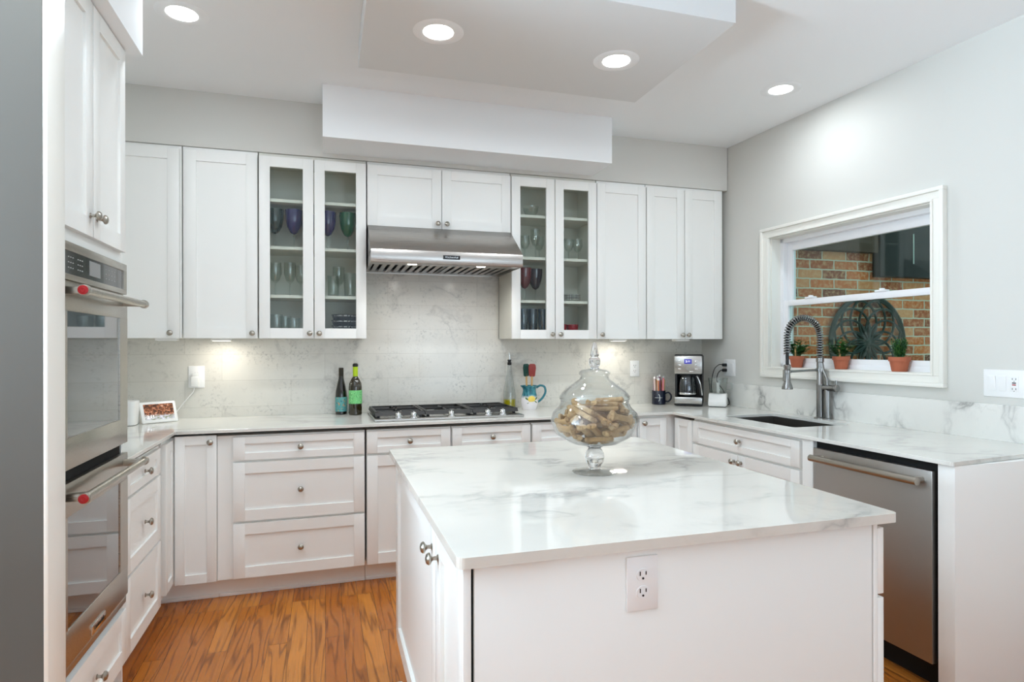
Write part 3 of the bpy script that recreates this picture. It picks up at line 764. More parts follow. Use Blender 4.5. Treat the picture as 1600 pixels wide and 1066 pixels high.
out = rounded([(.258, 1.233), (1.4215, 1.233), (1.4215, 2.640), (.258, 2.640)], .018, 6)
tag(MB().slab(out, None, .890, .914).build('island_countertop', M['quartz_island'], smooth=False, bevmod=.003), 'white veined quartz slab on top of the island', 'countertop')

# ------------------------------------------------------------------ window in the right wall (own axis: x out through the wall, y along it)
win = bpy.data.objects.new('window_1', None); COL.objects.link(win); win.matrix_world = WALL; win['kind'] = 'structure'
y0, y1, z0, z1 = HY0, HY1, HZ0, HZ1
b = MB()
def casing_strip(a0, a1, d0, d1):        # a rectangular ring lying between two outlines, d = proud of the wall
    (ya, yb, za, zb), (yc, yd, zc, zd) = a0, a1
    for q in ((ya, yb, za, zc), (ya, yb, zd, zb), (ya, yc, zc, zd), (yd, yb, zc, zd)):
        b.box(-d1, -d0, q[0], q[1], q[2], q[3], .002)
o1 = (.272, 1.513, 1.140, 2.135); i1 = (.292, 1.493, 1.160, 2.115); i2 = (.330, 1.455, 1.196, 2.079); i3 = (.342, 1.443, 1.207, 2.068)
casing_strip(o1, i1, 0, .034); casing_strip(i1, i2, 0, .022); casing_strip(i2, i3, 0, .027)
b.build('casing', M['trim'], win)
b = MB()
for q in ((y0, y0 + .012, z0, z1), (y1 - .012, y1, z0, z1), (y0, y1, z1 - .012, z1)): b.box(0, .075, q[0], q[1], q[2], q[3])
b.build('jamb_liner', M['trim'], win)
MB().box(-.004, .085, y0, y1, z0 - .004, z0 + .008, .002).build('window_sill', M['trim'], win)
b = MB(); fw = .038
for q in ((y0, y0 + fw, z0, z1), (y1 - fw, y1, z0, z1), (y0, y1, z1 - fw, z1), (y0, y1, z0, z0 + .035)): b.box(.075, .150, q[0], q[1], q[2], q[3], .002)
b.build('window_frame', M['vinyl'], win)
def sash(name, d, za, zb, st, top, bot):
    b = MB(); ya, yb = y0 + fw - .006, y1 - fw + .006
    b.box(d, d + .030, ya, ya + st, za, zb, .002); b.box(d, d + .030, yb - st, yb, za, zb, .002)
    b.box(d, d + .030, ya + st, yb - st, za, za + bot, .002); b.box(d, d + .030, ya + st, yb - st, zb - top, zb, .002)
    s = b.build(name, M['vinyl'], win)
    MB().box(d + .014, d + .016, ya + st - .003, yb - st + .003, za + bot - .003, zb - top + .003).build('pane', M['pane'], s)['label'] = 'clear window glass'
    return s
sash('upper_sash', .114, 1.615, 2.045, .045, .062, .030)
sash('lower_sash', .080, 1.228, 1.650, .040, .038, .040)
for yy in (.700, 1.200):
    MB().box(.074, .108, yy - .035, yy + .035, 1.650, 1.662, .004).lathe([(0, .010), (.014, .010), (.014, .020), (0, .022)], 16, Matrix.Translation((.092, yy, 1.650))).build('sash_lock', M['vinyl'], win)

# outside the window
struct(MB().box(3.12, 8, -3, 4.5, -.5, -.4).build('floor_outside', pmat('patio_paving', srgb(150, 148, 140), .9), smooth=False))
tag(MB().box(3.16, 6.2, 3.55, 3.68, -.4, 3.6).build('brick_wall', M['brick'], smooth=False), 'old orange-red brick wall of the neighbouring wing outside the window', 'wall')
M['shade_brown'] = pmat('shade_board_brown', srgb(66, 52, 34), .8)
tag(MB().box(3.16, 3.835, 3.49, 3.549, 2.02, 2.36, .004).build('eave_shade_board', M['shade_brown']), 'dark board standing in for eave shade on the brick wall above the window view', 'shade board')  # dark board put in for the shade under the eave
p = thing('glass_door_panel', 'dark glazed panel with a thin light edge on the brick wall, seen through the upper sash', 'panel', (3.84, 3.549, 1.85))
MB().box(0, .80, -.07, 0, 0, .60, .003).build('panel', pmat('dark_glazing', srgb(24, 32, 28), .5, spec=.25), p)
MB().box(.306, .314, -.074, -.069, .10, .32).build('light_edge', pmat('pale_edge', srgb(170, 190, 176), .5), p)
g = thing('wall_medallion', 'round dark green openwork metal flower medallion hanging on the outdoor brick wall', 'wall decoration', (3.768, 3.520, 1.372))
b = MB(); RM = .335
def ring(cx, cz, r, w_, a0=0, a1=2 * PI, n=40):
    full = abs(a1 - a0 - 2 * PI) < 1e-6
    b.tube([(cx + r * math.cos(a0 + (a1 - a0) * i / n), 0, cz + r * math.sin(a0 + (a1 - a0) * i / n)) for i in range(n + (0 if full else 1))], w_, 6, closed=full)
ring(0, 0, RM, .016, n=56); ring(0, 0, .045, .008, n=24)
b.build('outer_ring', pmat('verdigris_metal', srgb(36, 56, 48), .65), g)
b = MB()
for k in range(12):
    a = k * PI / 6
    ring(.163 * math.cos(a), .163 * math.sin(a), .160, .0085, n=36)
b.build('ring_pattern', bpy.data.materials['verdigris_metal'], g)
b = MB()
for k in range(12):
    a = k * PI / 6; ca, sa = math.cos(a), math.sin(a)
    pts = [(.035 * ca, -.004, .035 * sa), (.08 * ca, -.006, .08 * sa), (.145 * ca, -.004, .145 * sa)]
    b.tube(pts, [.006, .017, .004], 8, flat=.5)
b.lathe([(0, -.014), (.02, -.010), (.030, 0)], 20, Matrix.Rotation(R(-90), 4, 'X'))
b.build('flower', bpy.data.materials['verdigris_metal'], g)
BISCUITS = [(-0.002, 0.025, 0.111, -0.039, 0.105, -1.865), (0.048, 0.001, 0.116, 0.221, 0.144, -2.237), (-0.062, -0.013, 0.121, -0.252, -0.232, -2.136), (-0.015, -0.067, 0.123, -0.404, -0.094, -0.534), (-0.059, 0.034, 0.131, -0.426, 0.126, 0.75), (0.036, -0.057, 0.133, -0.25, 0.244, 2.538), (0.055, -0.029, 0.136, 0.132, -0.157, -0.592), (0.062, 0.005, 0.138, 0.125, -0.232, -0.598), (0.073, 0.041, 0.14, -0.066, 0.234, 2.631), (0.018, 0.097, 0.142, 0.647, -0.343, 0.223), (-0.045, 0.002, 0.142, -0.212, 0.182, 0.735), (-0.064, 0.084, 0.146, -0.96, 0.157, -2.272), (-0.059, 0.041, 0.148, -0.425, 0.146, 0.795), (0.004, -0.044, 0.149, 1.294, 0.212, 2.42), (-0.06, -0.064, 0.151, -0.183, 0.436, 0.785), (0.031, -0.101, 0.155, 0.035, -0.187, 0.204), (-0.035, -0.085, 0.156, 0.183, -0.434, -2.356), (-0.114, -0.02, 0.156, 1.106, 0.033, 1.719), (0.054, -0.003, 0.156, 0.177, 0.174, -2.51), (0.01, 0.029, 0.16, -1.1, 0.554, -2.014), (0.098, 0.05, 0.164, -0.092, 2.926, -0.992), (0.002, 0.066, 0.165, 0.286, 0.205, -2.188), (0.065, 0.039, 0.173, 0.191, -0.501, -1.021), (0.004, -0.085, 0.173, -0.379, -0.04, 1.75), (-0.109, 0.02, 0.174, -1.101, -0.152, -1.483), (-0.051, 0.067, 0.175, -0.038, 0.171, -2.964), (-0.043, -0.035, 0.176, 0.707, 0.024, -2.584), (0.092, 0.057, 0.18, -0.086, 0.218, 2.175), (0.085, -0.027, 0.18, 1.714, 0.294, -0.599), (-0.074, -0.03, 0.182, -0.667, 0.256, 0.896), (-0.053, 0.092, 0.184, 1.658, -0.131, 0.181), (0.029, 0.037, 0.184, 2.046, 0.571, -2.004), (-0.019, 0.118, 0.186, 1.697, 0.121, 0.205), (0.054, -0.075, 0.188, 1.299, -2.71, 0.333), (0.077, 0.079, 0.193, -0.075, 2.919, -0.914), (-0.016, -0.086, 0.193, -0.077, 0.167, -1.584), (0.053, -0.097, 0.195, -1.639, -0.209, -2.825), (0.024, -0.027, 0.197, -0.1, -0.271, 2.708), (-0.064, 0.057, 0.198, -0.062, 0.454, -2.046), (-0.005, 0.052, 0.198, -0.059, 0.478, -1.858), (-0.066, -0.067, 0.205, 0.441, -0.291, 1.915), (-0.054, 0.026, 0.207, -2.23, 1.205, 0.359), (0.004, 0.028, 0.208, 0.507, 0.218, -0.581), (0.061, -0.03, 0.21, -0.225, -0.238, 2.851), (-0.056, -0.007, 0.212, -1.538, 2.51, -0.273), (0.073, -0.001, 0.216, 0.219, 0.24, -0.29), (0.011, -0.053, 0.222, 0.273, -0.012, 2.915), (0.057, 0.041, 0.223, 0.577, 0.078, -0.328), (0.085, -0.029, 0.225, 0.197, -0.263, 1.422), (-0.063, -0.055, 0.226, 0.419, -2.819, -1.154), (0.015, -0.048, 0.239, -0.248, 0.116, 0.159), (0.044, -0.026, 0.249, -0.262, -0.065, -0.504)]

# ------------------------------------------------------------------ wall plates
def receptacle(parent, x, z, y=-.006):
    """one duplex half: oval face with slots"""
    o = MB().lathe([(0, 0), (.0168, 0), (.0162, .0022), (0, .0026)], 24, Matrix.Translation((x, y + .001, z)) @ FACE @ Matrix.Diagonal((1, .88, 1, 1))).build('receptacle', M['plate'], parent)
    b = MB(); b.box(x - .0085, x - .0062, y - .0022, y - .0010, z - .001, z + .0085); b.box(x + .0062, x + .0085, y - .0022, y - .0010, z, z + .008)
    b.lathe([(0, 0), (.0026, 0), (.0026, .0012), (0, .0012)], 12, Matrix.Translation((x, y - .0010, z - .0075)) @ FACE)
    b.build('slots', M['black'], o); return o
def plate(name, label, cat, w, hgt, Mx, group=None):
    t = thing(name, label, cat, (0, 0, 0), 0, group); t.matrix_world = Mx
    MB().box(-w / 2, w / 2, -.006, 0, -hgt / 2, hgt / 2, .0025).build('cover_plate', M['plate'], t)
    return t
t = plate('power_outlet', 'white duplex power outlet on the front panel of the island', 'outlet', .080, .124, Matrix.Translation((.690, 1.2578, .808)))
receptacle(t, 0, .0195); receptacle(t, 0, -.0195)
t = plate('power_outlet', 'white wall outlet on the marble tile between the glass jar and the mug', 'outlet', .076, .120, Matrix.Translation((2.232, 4.172, 1.179)))
receptacle(t, 0, .0195); receptacle(t, 0, -.0195)
t = plate('power_outlet', 'white wall outlet on the marble tile with a phone charger plugged in', 'outlet', .090, .134, Matrix.Translation((-.752, 4.172, 1.165)))
receptacle(t, 0, .0195); receptacle(t, 0, -.0195)
def on_wall(y, z, d=0.0):       # on the right wall, facing into the room
    return Matrix.Translation((wall_x(y) - d, y, z)) @ Matrix.Rotation(R(-90) + TH_W, 4, 'Z')
t = plate('power_outlet', 'white two-gang wall plate behind the coffee maker with two black plugs in it', 'outlet', .122, .122, on_wall(3.850, 1.189))
receptacle(t, -.030, .0195); receptacle(t, -.030, -.0195)
MB().box(.014, .046, -.0085, -.005, -.033, .033, .0015).build('rocker_switch', M['plate'], t)
t = plate('switch_plate', 'white three-gang wall plate at far right with two rockers and a red-button outlet', 'switch', .168, .124, on_wall(2.020, 1.175))
for x in (-.047, -.003):
    MB().box(x - .0165, x + .0165, -.0100, -.005, -.034, .034, .002, Matrix.Translation((x, -.007, 0)) @ Matrix.Rotation(R(4), 4, 'X') @ Matrix.Translation((-x, .007, 0))).build('rocker_switch', M['plate'], t)
gf = MB().box(.030, .063, -.0085, -.005, -.034, .034, .0015).build('outlet_face', M['plate'], t)
b = MB()
for z in (.022, -.022):
    b.box(.0385, .0405, -.0092, -.0080, z - .004, z + .004); b.box(.0525, .0545, -.0092, -.0080, z - .004, z + .004)
    b.box(.0450, .0480, -.0092, -.0080, z - .0115, z - .0085)
b.build('slots', M['black'], gf)
MB().box(.0390, .0540, -.0100, -.0080, .002, .0065).build('test_button', M['black'], gf)['label'] = 'black test button'
MB().box(.0390, .0540, -.0100, -.0080, -.0065, -.002).build('reset_button', M['red'], gf)['label'] = 'red reset button'

# ------------------------------------------------------------------ left counter corner
q = thing('phone_charger', 'white phone charger plugged into the outlet with its cord running to the display', 'charger', (-.757, 4.166, 1.145))
MB().box(-.020, .020, -.034, 0, -.040, .022, .004).box(-.016, .016, -.028, .0, .020, .046, .003).build('adapter', M['white'], q)
cord = [(-.004, -.020, -.040), (-.010, -.022, -.070), (-.045, -.030, -.115), (-.080, -.045, -.165), (-.105, -.07, -.200), (-.118, -.085, -.208), (-.126, -.095, -.210)]
def smooth_path(pts, n=8):
    P = [Vector(p) for p in pts]; out = []
    for i in range(len(P) - 1):
        p0, p1, p2, p3 = P[max(i - 1, 0)], P[i], P[i + 1], P[min(i + 2, len(P) - 1)]
        for k in range(n):
            u = k / n
            out.append(.5 * ((2 * p1) + (p2 - p0) * u + (2 * p0 - 5 * p1 + 4 * p2 - p3) * u * u + (3 * p1 - p0 - 3 * p2 + p3) * u ** 3))
    return out + [P[-1]]
MB().tube(smooth_path(cord), .0024, 8).build('cord', M['white'], q)

s = thing('smart_display', 'white smart display on the counter showing an autumn tree picture and the time', 'smart display', (-.908, 3.968, .914), R(34))
SW, SH = .192, .128
TILT = Matrix.Translation((0, -.02, .004)) @ Matrix.Rotation(R(-24), 4, 'X')
MB().box(-SW / 2, SW / 2, 0, .012, 0, SH, .005, TILT).build('bezel', M['white'], s)
b = MB(); b.prism([(-.02, .006), (.07, .0), (.072, .012), (.036, .09)], -.066, .066, Matrix(((0, 0, 1, 0), (1, 0, 0, 0), (0, 1, 0, 0), (0, 0, 0, 1))), .004); b.build('stand', M['white'], s)
m = pmat('display_picture', (0, 0, 0, 1), .15); t = NT(m)
v = t.coord((1, 1, 1)); sx = t.n.new('ShaderNodeSeparateXYZ'); t.link(v, sx.inputs[0])
n = t.noise(v, 75, 4, .7)
leaf = t.ramp(n, (.34, srgb(34, 26, 24)), (.47, srgb(110, 70, 48)), (.58, srgb(190, 120, 84)), (.70, srgb(235, 215, 195)))
bank = t.ramp(t.noise(t.coord((14, 1, 60)), 3, 2), (.4, srgb(225, 225, 240)), (.62, srgb(120, 130, 80)))
hz = t.ramp(t.math('MULTIPLY_ADD', t.noise(v, 60, 2), .02, sx.outputs[2]), (.050, 1.0), (.060, 0.0))
t.link(t.mix(hz, leaf, bank), t.b.inputs['Emission Color']); t.b.inputs['Emission Strength'].default_value = .8
scr = MB().box(-SW / 2 + .017, SW / 2 - .017, -.0006, .001, .018, SH - .016, 0, TILT).build('screen', m, s)
M['lit_white'] = pmat('lit_digits', (1, 1, 1, 1), .4, emit=(1, 1, 1, 1), estr=.9)
text_mesh('clock_digits', '2:11', .024, M['lit_white'], scr, TILT @ Matrix.Translation((-.048, -.0010, .036)) @ FACE, .0002)

s = thing('smart_speaker', 'plain white rounded box standing on the counter between oven cabinet and display', 'speaker', (-1.062, 3.895, .914), 0)
MB().prism(rounded([(-.06, -.06), (.06, -.06), (.06, .06), (-.06, .06)], .022, 5), .002, .135, None).build('housing', M['white'], s, bevmod=.004)
MB().prism(rounded([(-.055, -.055), (.055, -.055), (.055, .055), (-.055, .055)], .02, 5), 0, .003, None).build('foot', M['black'], s)

# ------------------------------------------------------------------ bottles
def label_mat(name, base, c2, c3, scale):
    m = pmat(name, base, .6); t = NT(m); v = t.coord((1, 1, 1))
    vo = t.n.new('ShaderNodeTexVoronoi'); vo.inputs['Scale'].default_value = scale; t.link(v, vo.inputs['Vector'])
    a = t.mix(t.ramp(vo.outputs['Distance'], (.22, 1.0), (.30, 0.0)), base, c2)
    k = t.mix(t.ramp(t.noise(v, scale * 1.6, 2), (.60, 0.0), (.64, 1.0)), a, c3)
    t.link(k, t.b.inputs['Base Color']); return m
M['wine_glass_dark'] = pmat('dark_bottle_glass', srgb(18, 17, 12), .06, spec=.8, coat=.5)
M['wine_glass_olive'] = pmat('olive_bottle_glass', srgb(40, 34, 14), .06, spec=.8, coat=.5)
t = thing('wine_bottle', 'dark sloping-shouldered wine bottle with a teal and orange label', 'wine bottle', (.100, 4.108, .914))
MB().lathe([(0, .004), (.030, 0), (.0365, .004), (.037, .115), (.0345, .145), (.026, .190), (.017, .225), (.0145, .25), (.0145, .296), (0, .297)], 36).build('body', M['wine_glass_dark'], t)
MB().lathe([(.0376, .020), (.0376, .112)], 36).build('paper_label', label_mat('teal_label', srgb(96, 160, 160), srgb(208, 152, 104), srgb(60, 118, 122), 62), t)
MB().lathe([(.0150, .236), (.0150, .297), (.0135, .2985), (0, .2985)], 28).build('foil_capsule', pmat('dark_foil', srgb(46, 40, 26), .4), t)
t = thing('wine_bottle', 'wine bottle with lime green neck wrap and mint green label', 'wine bottle', (.186, 4.052, .914))
MB().lathe([(0, .004), (.033, 0), (.0405, .004), (.041, .175), (.038, .200), (.026, .226), (.0165, .240), (.0150, .25), (.0150, .322), (0, .323)], 36).build('body', M['wine_glass_olive'], t)
MB().lathe([(.0416, .072), (.0416, .157)], 36).build('paper_label', label_mat('mint_label', srgb(122, 204, 128), srgb(168, 226, 160), srgb(72, 150, 84), 80), t)
MB().lathe([(.0158, .244), (.0158, .306)], 28).build('neck_wrap', pmat('lime_foil', srgb(176, 206, 30), .35), t)
MB().lathe([(.0150, .306), (.0175, .308), (.0175, .320), (.012, .327), (0, .328)], 28).build('cap', M['black'], t)

t = thing('oil_bottle', 'tall clear oil bottle with a little yellow oil and a black pourer', 'oil bottle', (1.233, 4.118, .914))
MB().lathe([(0, .001), (.040, .001), (.044, .006), (.044, .09), (.040, .13), (.026, .21), (.015, .27), (.0135, .31), (.0115, .31), (.013, .27), (.024, .21), (.038, .13), (.0425, .09), (.0425, .008), (0, .006)], 36).build('body', M['jar_glass'], t)
MB().lathe([(0, .007), (.0415, .008), (.0418, .066), (0, .066)], 32).build('oil', pmat('olive_oil', srgb(176, 164, 16), .1, spec=.6), t)['label'] = 'yellow olive oil'
MB().lathe([(0, .300), (.0145, .305), (.0145, .322), (.011, .324), (.011, .333), (.0145, .335), (.0125, .342), (0, .343)], 24).build('stopper', M['black'], t)
MB().tube([(0, 0, .34), (0, 0, .36), (-.002, 0, .385), (-.006, 0, .392)], [.0055, .0045, .0038, .003], 10).build('spout', M['chrome'], t)

# ------------------------------------------------------------------ pitcher with spatulas
t = thing('ceramic_pitcher', 'painted ceramic pitcher, teal above white with a yellow lemon, holding spatulas', 'pitcher', (1.343, 4.010, .914))
m = pmat('painted_ceramic', (1, 1, 1, 1), .15, spec=.6); k = NT(m); v = k.coord((1, 1, 1)); sx = k.n.new('ShaderNodeSeparateXYZ'); k.link(v, sx.inputs[0])
zz = k.math('MULTIPLY_ADD', k.noise(v, 26, 3), .05, sx.outputs[2])
teal = k.ramp(k.noise(k.coord((30, 30, 9)), 2, 3), (.35, srgb(22, 92, 108)), (.6, srgb(70, 146, 156)), (.75, srgb(150, 200, 200)))
k.link(k.mix(k.ramp(zz, (.105, 0.0), (.125, 1.0)), srgb(232, 228, 230), teal), k.b.inputs['Base Color'])
MB().lathe([(0, .003), (.045, .0), (.048, .004), (.056, .03), (.060, .055), (.057, .085), (.047, .115), (.044, .135), (.050, .155), (.058, .166), (.055, .166), (.046, .152), (.040, .135), (.043, .115), (.052, .085), (.054, .055), (.04, .01), (0, .009)], 40).build('body', m, t)
MB().tube([(-.052, -.012, .158), (-.066, -.016, .166)], [.014, .007], 12, flat=.45).build('spout_lip', M['cabinet'] if False else m, t)
hd = pmat('teal_glaze', srgb(48, 116, 128), .15, spec=.6)
MB().tube(smooth_path([(.048, -.01, .150), (.072, -.02, .165), (.100, -.028, .155), (.106, -.03, .12), (.090, -.026, .085), (.070, -.018, .062), (.056, -.012, .052)]), .0075, 12).build('handle', hd, t)
lem = MB().ball((0, 0, 0), .026, 3, (1.0, .30, .88)).build('lemon', pmat('lemon_glaze', srgb(240, 212, 100), .2), t, loc=(-.002, -.0545, .075)); lem['label'] = 'painted yellow lemon'
b = MB()
for (x, z, r_) in ((-.034, .072, .5), (-.022, .052, -.4), (.032, .075, -.5), (.028, .056, .5)):
    b.ball((0, 0, 0), .013, 2, (1.0, .18, .45)); 
    for vv in b.bm.verts[-42:] if False else []: pass
    break
b = MB()
for (x, y, z, r_) in ((-.034, -.046, .078, .6), (-.022, -.052, .053, -.5), (.033, -.047, .079, -.6), (.028, -.050, .056, .5)):
    t_ = bmesh.new(); bmesh.ops.create_icosphere(t_, subdivisions=2, radius=.014)
    b._join(t_, Matrix.Translation((x, y, z)) @ Matrix.Rotation(math.atan2(x, -y), 4, 'Z') @ Matrix.Rotation(r_, 4, 'Y') @ Matrix.Diagonal((1, .22, .45, 1)))
b.build('leaves', pmat('leaf_glaze', srgb(92, 122, 66), .2), t)
def spatula(loc, lean, turn, col, label):
    s = thing('spatula', label, 'spatula', loc, turn, 'spatulas in the pitcher'); s.rotation_euler = (lean[0], lean[1], turn)
    MB().tube([(0, 0, 0), (0, 0, .232)], [.0052, .0062], 10).build('handle', M['wood_stick'], s)
    pl = rounded([(-.021, .0), (.021, .0), (.026, .06), (.022, .088), (-.022, .088), (-.026, .06)], [.010, .010, .01, .014, .014, .01], 4)
    MB().prism(pl, -.006, .006, Matrix.Translation((0, 0, .215)) @ FACE, .003).build('head', pmat(label.split()[0] + '_silicone', col, .45), s)
    return s
spatula((1.333, 4.028, .926), (0, R(-2), 0), R(25), srgb(24, 70, 62), 'dark green silicone spatula, the left one in the pitcher')
spatula((1.350, 3.992, .926), (0, R(1.5), 0), R(-10), srgb(142, 54, 48), 'red silicone spatula in front of the green one in the pitcher')

# ------------------------------------------------------------------ apothecary jar with dog biscuits
JX, JY = .887, 1.943
j = thing('glass_jar', 'large clear footed glass jar with pointed lid standing on the island', 'jar', (JX, JY, .914))
MB().lathe([(0, .0005), (.0755, .0005), (.0765, .003), (.072, .0055), (.030, .0095), (.0215, .0125), (0, .0125)], 44).build('foot', M['jar_glass'], j)['label'] = 'flat round glass foot'
MB().lathe([(0, .0130), (.0205, .0130), (.0195, .018), (.021, .022), (.030, .036), (.0335, .053), (.031, .068), (.024, .079), (.020, .084), (.028, .0890), (0, .0895)], 44).build('stem', M['solid_glass'], j)['label'] = 'solid glass ball stem'
outer = [(.0, .0900), (.030, .0910), (.088, .1035), (.133, .133), (.1512, .178), (.1430, .205), (.1250, .2235), (.1155, .240), (.1165, .2465)]
inn = [(.1125, .2465), (.1120, .240), (.1215, .2225), (.1395, .2045), (.1478, .178), (.130, .1355), (.086, .107), (.030, .0945), (0, .0935)]
MB().lathe(outer + inn, 64).build('bowl', M['jar_glass'], j)
MB().lathe([(.1170, .2475), (.1200, .2530), (.1195, .262), (.1060, .2800), (.080, .300), (.052, .3200), (.0475, .3300), (.0530, .3380), (.0535, .3440), (.045, .3510), (.020, .3560), (0, .357),
            ][:-1] + [(.018, .3535), (.043, .3485), (.0500, .3425), (.0440, .3310), (.0485, .3185), (.077, .298), (.103, .278), (.1160, .2605), (.1160, .2530), (.1150, .2475), (.1170, .2475)], 64).build('lid', M['jar_glass'], j)
MB().lathe([(0, .356), (.016, .3565), (.012, .361), (.0175, .368), (.0205, .380), (.0180, .391), (.0120, .397), (.0150, .402), (.0125, .415), (.0075, .440), (.0045, .446), (0, .447)], 32).build('finial', M['solid_glass'], j)['label'] = 'solid glass finial on the lid'
m = pmat('biscuit', srgb(186, 152, 108), .85, spec=.2, bump=(90, .5)); k = NT(m)
oi = k.n.new('ShaderNodeObjectInfo')
n = k.noise(k.coord((1, 1, 1)), 70, 4, .6)
k.link(k.mix(k.ramp(n, (.35, .55), (.7, 0.0)), k.ramp(oi.outputs['Random'], (0, srgb(176, 138, 92)), (.5, srgb(194, 160, 116)), (1, srgb(208, 178, 138))), srgb(146, 108, 66)), k.b.inputs['Base Color'])
def bone_mesh():
    L, wS, wE, T = .099, .0104, .0182, .0085
    t = bmesh.new(); nx, ny = 20, 8; top = []; bot = []
    def half(u):                                    # half width along the length, two knobs at each end
        a = abs(u)
        if a < .60: return wS
        return wS + (wE - wS) * math.sin(min((a - .60) / .22, 1) * PI / 2) if a < .84 else wE * math.sqrt(max(0, 1 - ((a - .84) / .165) ** 2.4))
    pts = []
    for i in range(nx + 1):
        u = -1 + 2 * i / nx
        row = []
        for jx in range(ny + 1):
            v_ = -1 + 2 * jx / ny
            hw = max(half(u), .0008)
            x = u * L / 2
            if abs(u) > .9: x -= math.copysign((1 - abs(v_)) ** 1.5 * .007 * (abs(u) - .9) / .1, u)
            zc = T * math.sqrt(max(0, 1 - abs(v_) ** 4 * .93)) * (1 if abs(u) < .93 else max(.15, math.sqrt(1 - ((abs(u) - .93) / .075) ** 2) if abs(u) < 1 else .15))
            row.append((x, v_ * hw, zc))
        pts.append(row)
    A = [[t.verts.new(p) for p in row] for row in pts]; B = [[t.verts.new((p[0], p[1], -p[2])) for p in row] for row in pts]
    for i in range(nx):
        for jx in range(ny):
            t.faces.new((A[i][jx], A[i + 1][jx], A[i + 1][jx + 1], A[i][jx + 1])); t.faces.new((B[i][jx], B[i][jx + 1], B[i + 1][jx + 1], B[i + 1][jx]))
        t.faces.new((A[i][0], B[i][0], B[i + 1][0], A[i + 1][0])); t.faces.new((A[i][ny], A[i + 1][ny], B[i + 1][ny], B[i][ny]))
    for jx in range(ny):
        t.faces.new((A[0][jx], A[0][jx + 1], B[0][jx + 1], B[0][jx])); t.faces.new((A[nx][jx], B[nx][jx], B[nx][jx + 1], A[nx][jx + 1]))
    bmesh.ops.recalc_face_normals(t, faces=t.faces[:])
    b = MB(); b._join(t); return b
b0 = None
for (x, y, z, a, b_, c_) in BISCUITS:
    if b0 is None: o = b0 = tag(bone_mesh().build('dog_biscuit', m), 'tan bone-shaped dog biscuit piled in the glass jar', 'dog biscuit', 'dog biscuits in the jar')
    else: o = b0.copy(); COL.objects.link(o)
    o.location = (JX + x, JY + y, .914 + z); o.rotation_euler = (a, b_, c_)

# ------------------------------------------------------------------ mug of stick packets
t = thing('coffee_mug', 'navy blue mug with a white line emblem, full of stick packets', 'mug', (2.384, 4.078, .914))
M['navy'] = pmat('navy_glaze', srgb(26, 30, 46), .25)
MB().lathe([(0, .003), (.046, 0), (.050, .004), (.050, .101), (.0485, .103), (.0465, .101), (.046, .008), (0, .006)], 40).build('body', M['navy'], t)
MB().tube(smooth_path([(.044, -.020, .082), (.064, -.030, .088), (.080, -.038, .068), (.078, -.037, .040), (.062, -.029, .022), (.044, -.020, .024)]), .0060, 10).build('handle', M['navy'], t)
b = MB()
def on_mug(a, z): return (.0503 * math.sin(a), -.0503 * math.cos(a), z)
A0 = -.55
b.tube([on_mug(A0 - .55 + 1.1 * i / 16, .052) for i in range(17)], .0012, 6)
b.tube([on_mug(A0 - .12 + .30 * math.cos(q_), .052 + .028 * math.sin(q_)) for q_ in [R(-68 + 136 * i / 16) for i in range(17)]], .0022, 6)
b.build('emblem', M['white'], t)
for i in range(11):
    a = i * 2 * PI / 8 + .3 if i < 8 else (i - 8) * 2 * PI / 3; r_ = .033 if i < 8 else .013
    cols = ((srgb(214, 128, 88), 'orange'), (srgb(196, 120, 128), 'pink'), (srgb(206, 168, 112), 'gold'), (srgb(150, 104, 128), 'mauve'), (srgb(220, 206, 196), 'pale'))
    cl, cn = cols[i % 5]
    where = ('right edge', 'rear right', 'rear', 'rear left', 'left edge', 'front left', 'front', 'front right', 'middle right', 'middle left', 'middle front')[i]
    p = thing('stick_packet', '%s stick packet standing at the %s of the navy mug' % (cn, where), 'packet', (2.384 + r_ * math.cos(a), 4.078 + r_ * math.sin(a), .922), a, 'stick packets in the mug')
    p.rotation_euler = (-.05 * math.sin(a), .05 * math.cos(a), a + PI / 2)
    hgt = .185 + .03 * ((i * .61) % 1)
    MB().tube([(0, 0, 0), (0, 0, .02), (0, 0, hgt * .55), (0, 0, hgt - .014)], [.0065, .0095, .0098, .0085], 10, flat=.5).build('sleeve', bpy.data.materials.get('packet_' + cn) or pmat('packet_' + cn, cl, .35), p)
    MB().box(-.0085, .0085, -.0006, .0006, hgt - .015, hgt).build('crimped_end', M['white'], p)

# ------------------------------------------------------------------ coffee maker
cm = thing('coffee_maker', 'black and brushed steel drip coffee maker with empty carafe, in the right counter corner', 'coffee maker', (2.562, 3.952, .914), R(-37))
m_cs = steel('brushed_steel_coffee', srgb(188, 186, 182), .3, 'x')
b = MB(); b.box(-.098, .098, -.100, .105, .004, .020, .004); b.box(-.098, .098, .020, .105, .018, .368, .008); b.box(-.096, .096, -.096, .03, .236, .374, .008); b.box(-.095, -.080, -.06, .03, .018, .24, .003); b.box(.086, .098, -.02, .03, .018, .24, .003)
b.build('housing', M['black'], cm)
MB().box(-.097, .097, -.107, -.085, .018, .066, .006).build('base_trim', m_cs, cm)
fp = MB().box(-.098, .098, -.110, -.06, .232, .364, .010).build('front_panel', m_cs, cm)
MB().box(-.026, .026, -.1115, -.109, .306, .340, .001).build('clock_display', pmat('blue_display', srgb(50, 50, 110), .2, emit=srgb(70, 70, 190), estr=.5), fp)
text_mesh('clock_digits', '2:11', .020, M['lit_white'], fp, Matrix.Translation((0, -.1118, .323)) @ FACE, .0002)
MB().cyl(.0165, 0, .010, 28, Matrix.Translation((0, -.1095, .272)) @ FACE, .002).build('dial', m_cs, fp)
b = MB()
for x in (-.058, .058):
    for z in (.268, .296, .324): b.box(x - .010, x + .010, -.1125, -.109, z - .005, z + .005, .001)
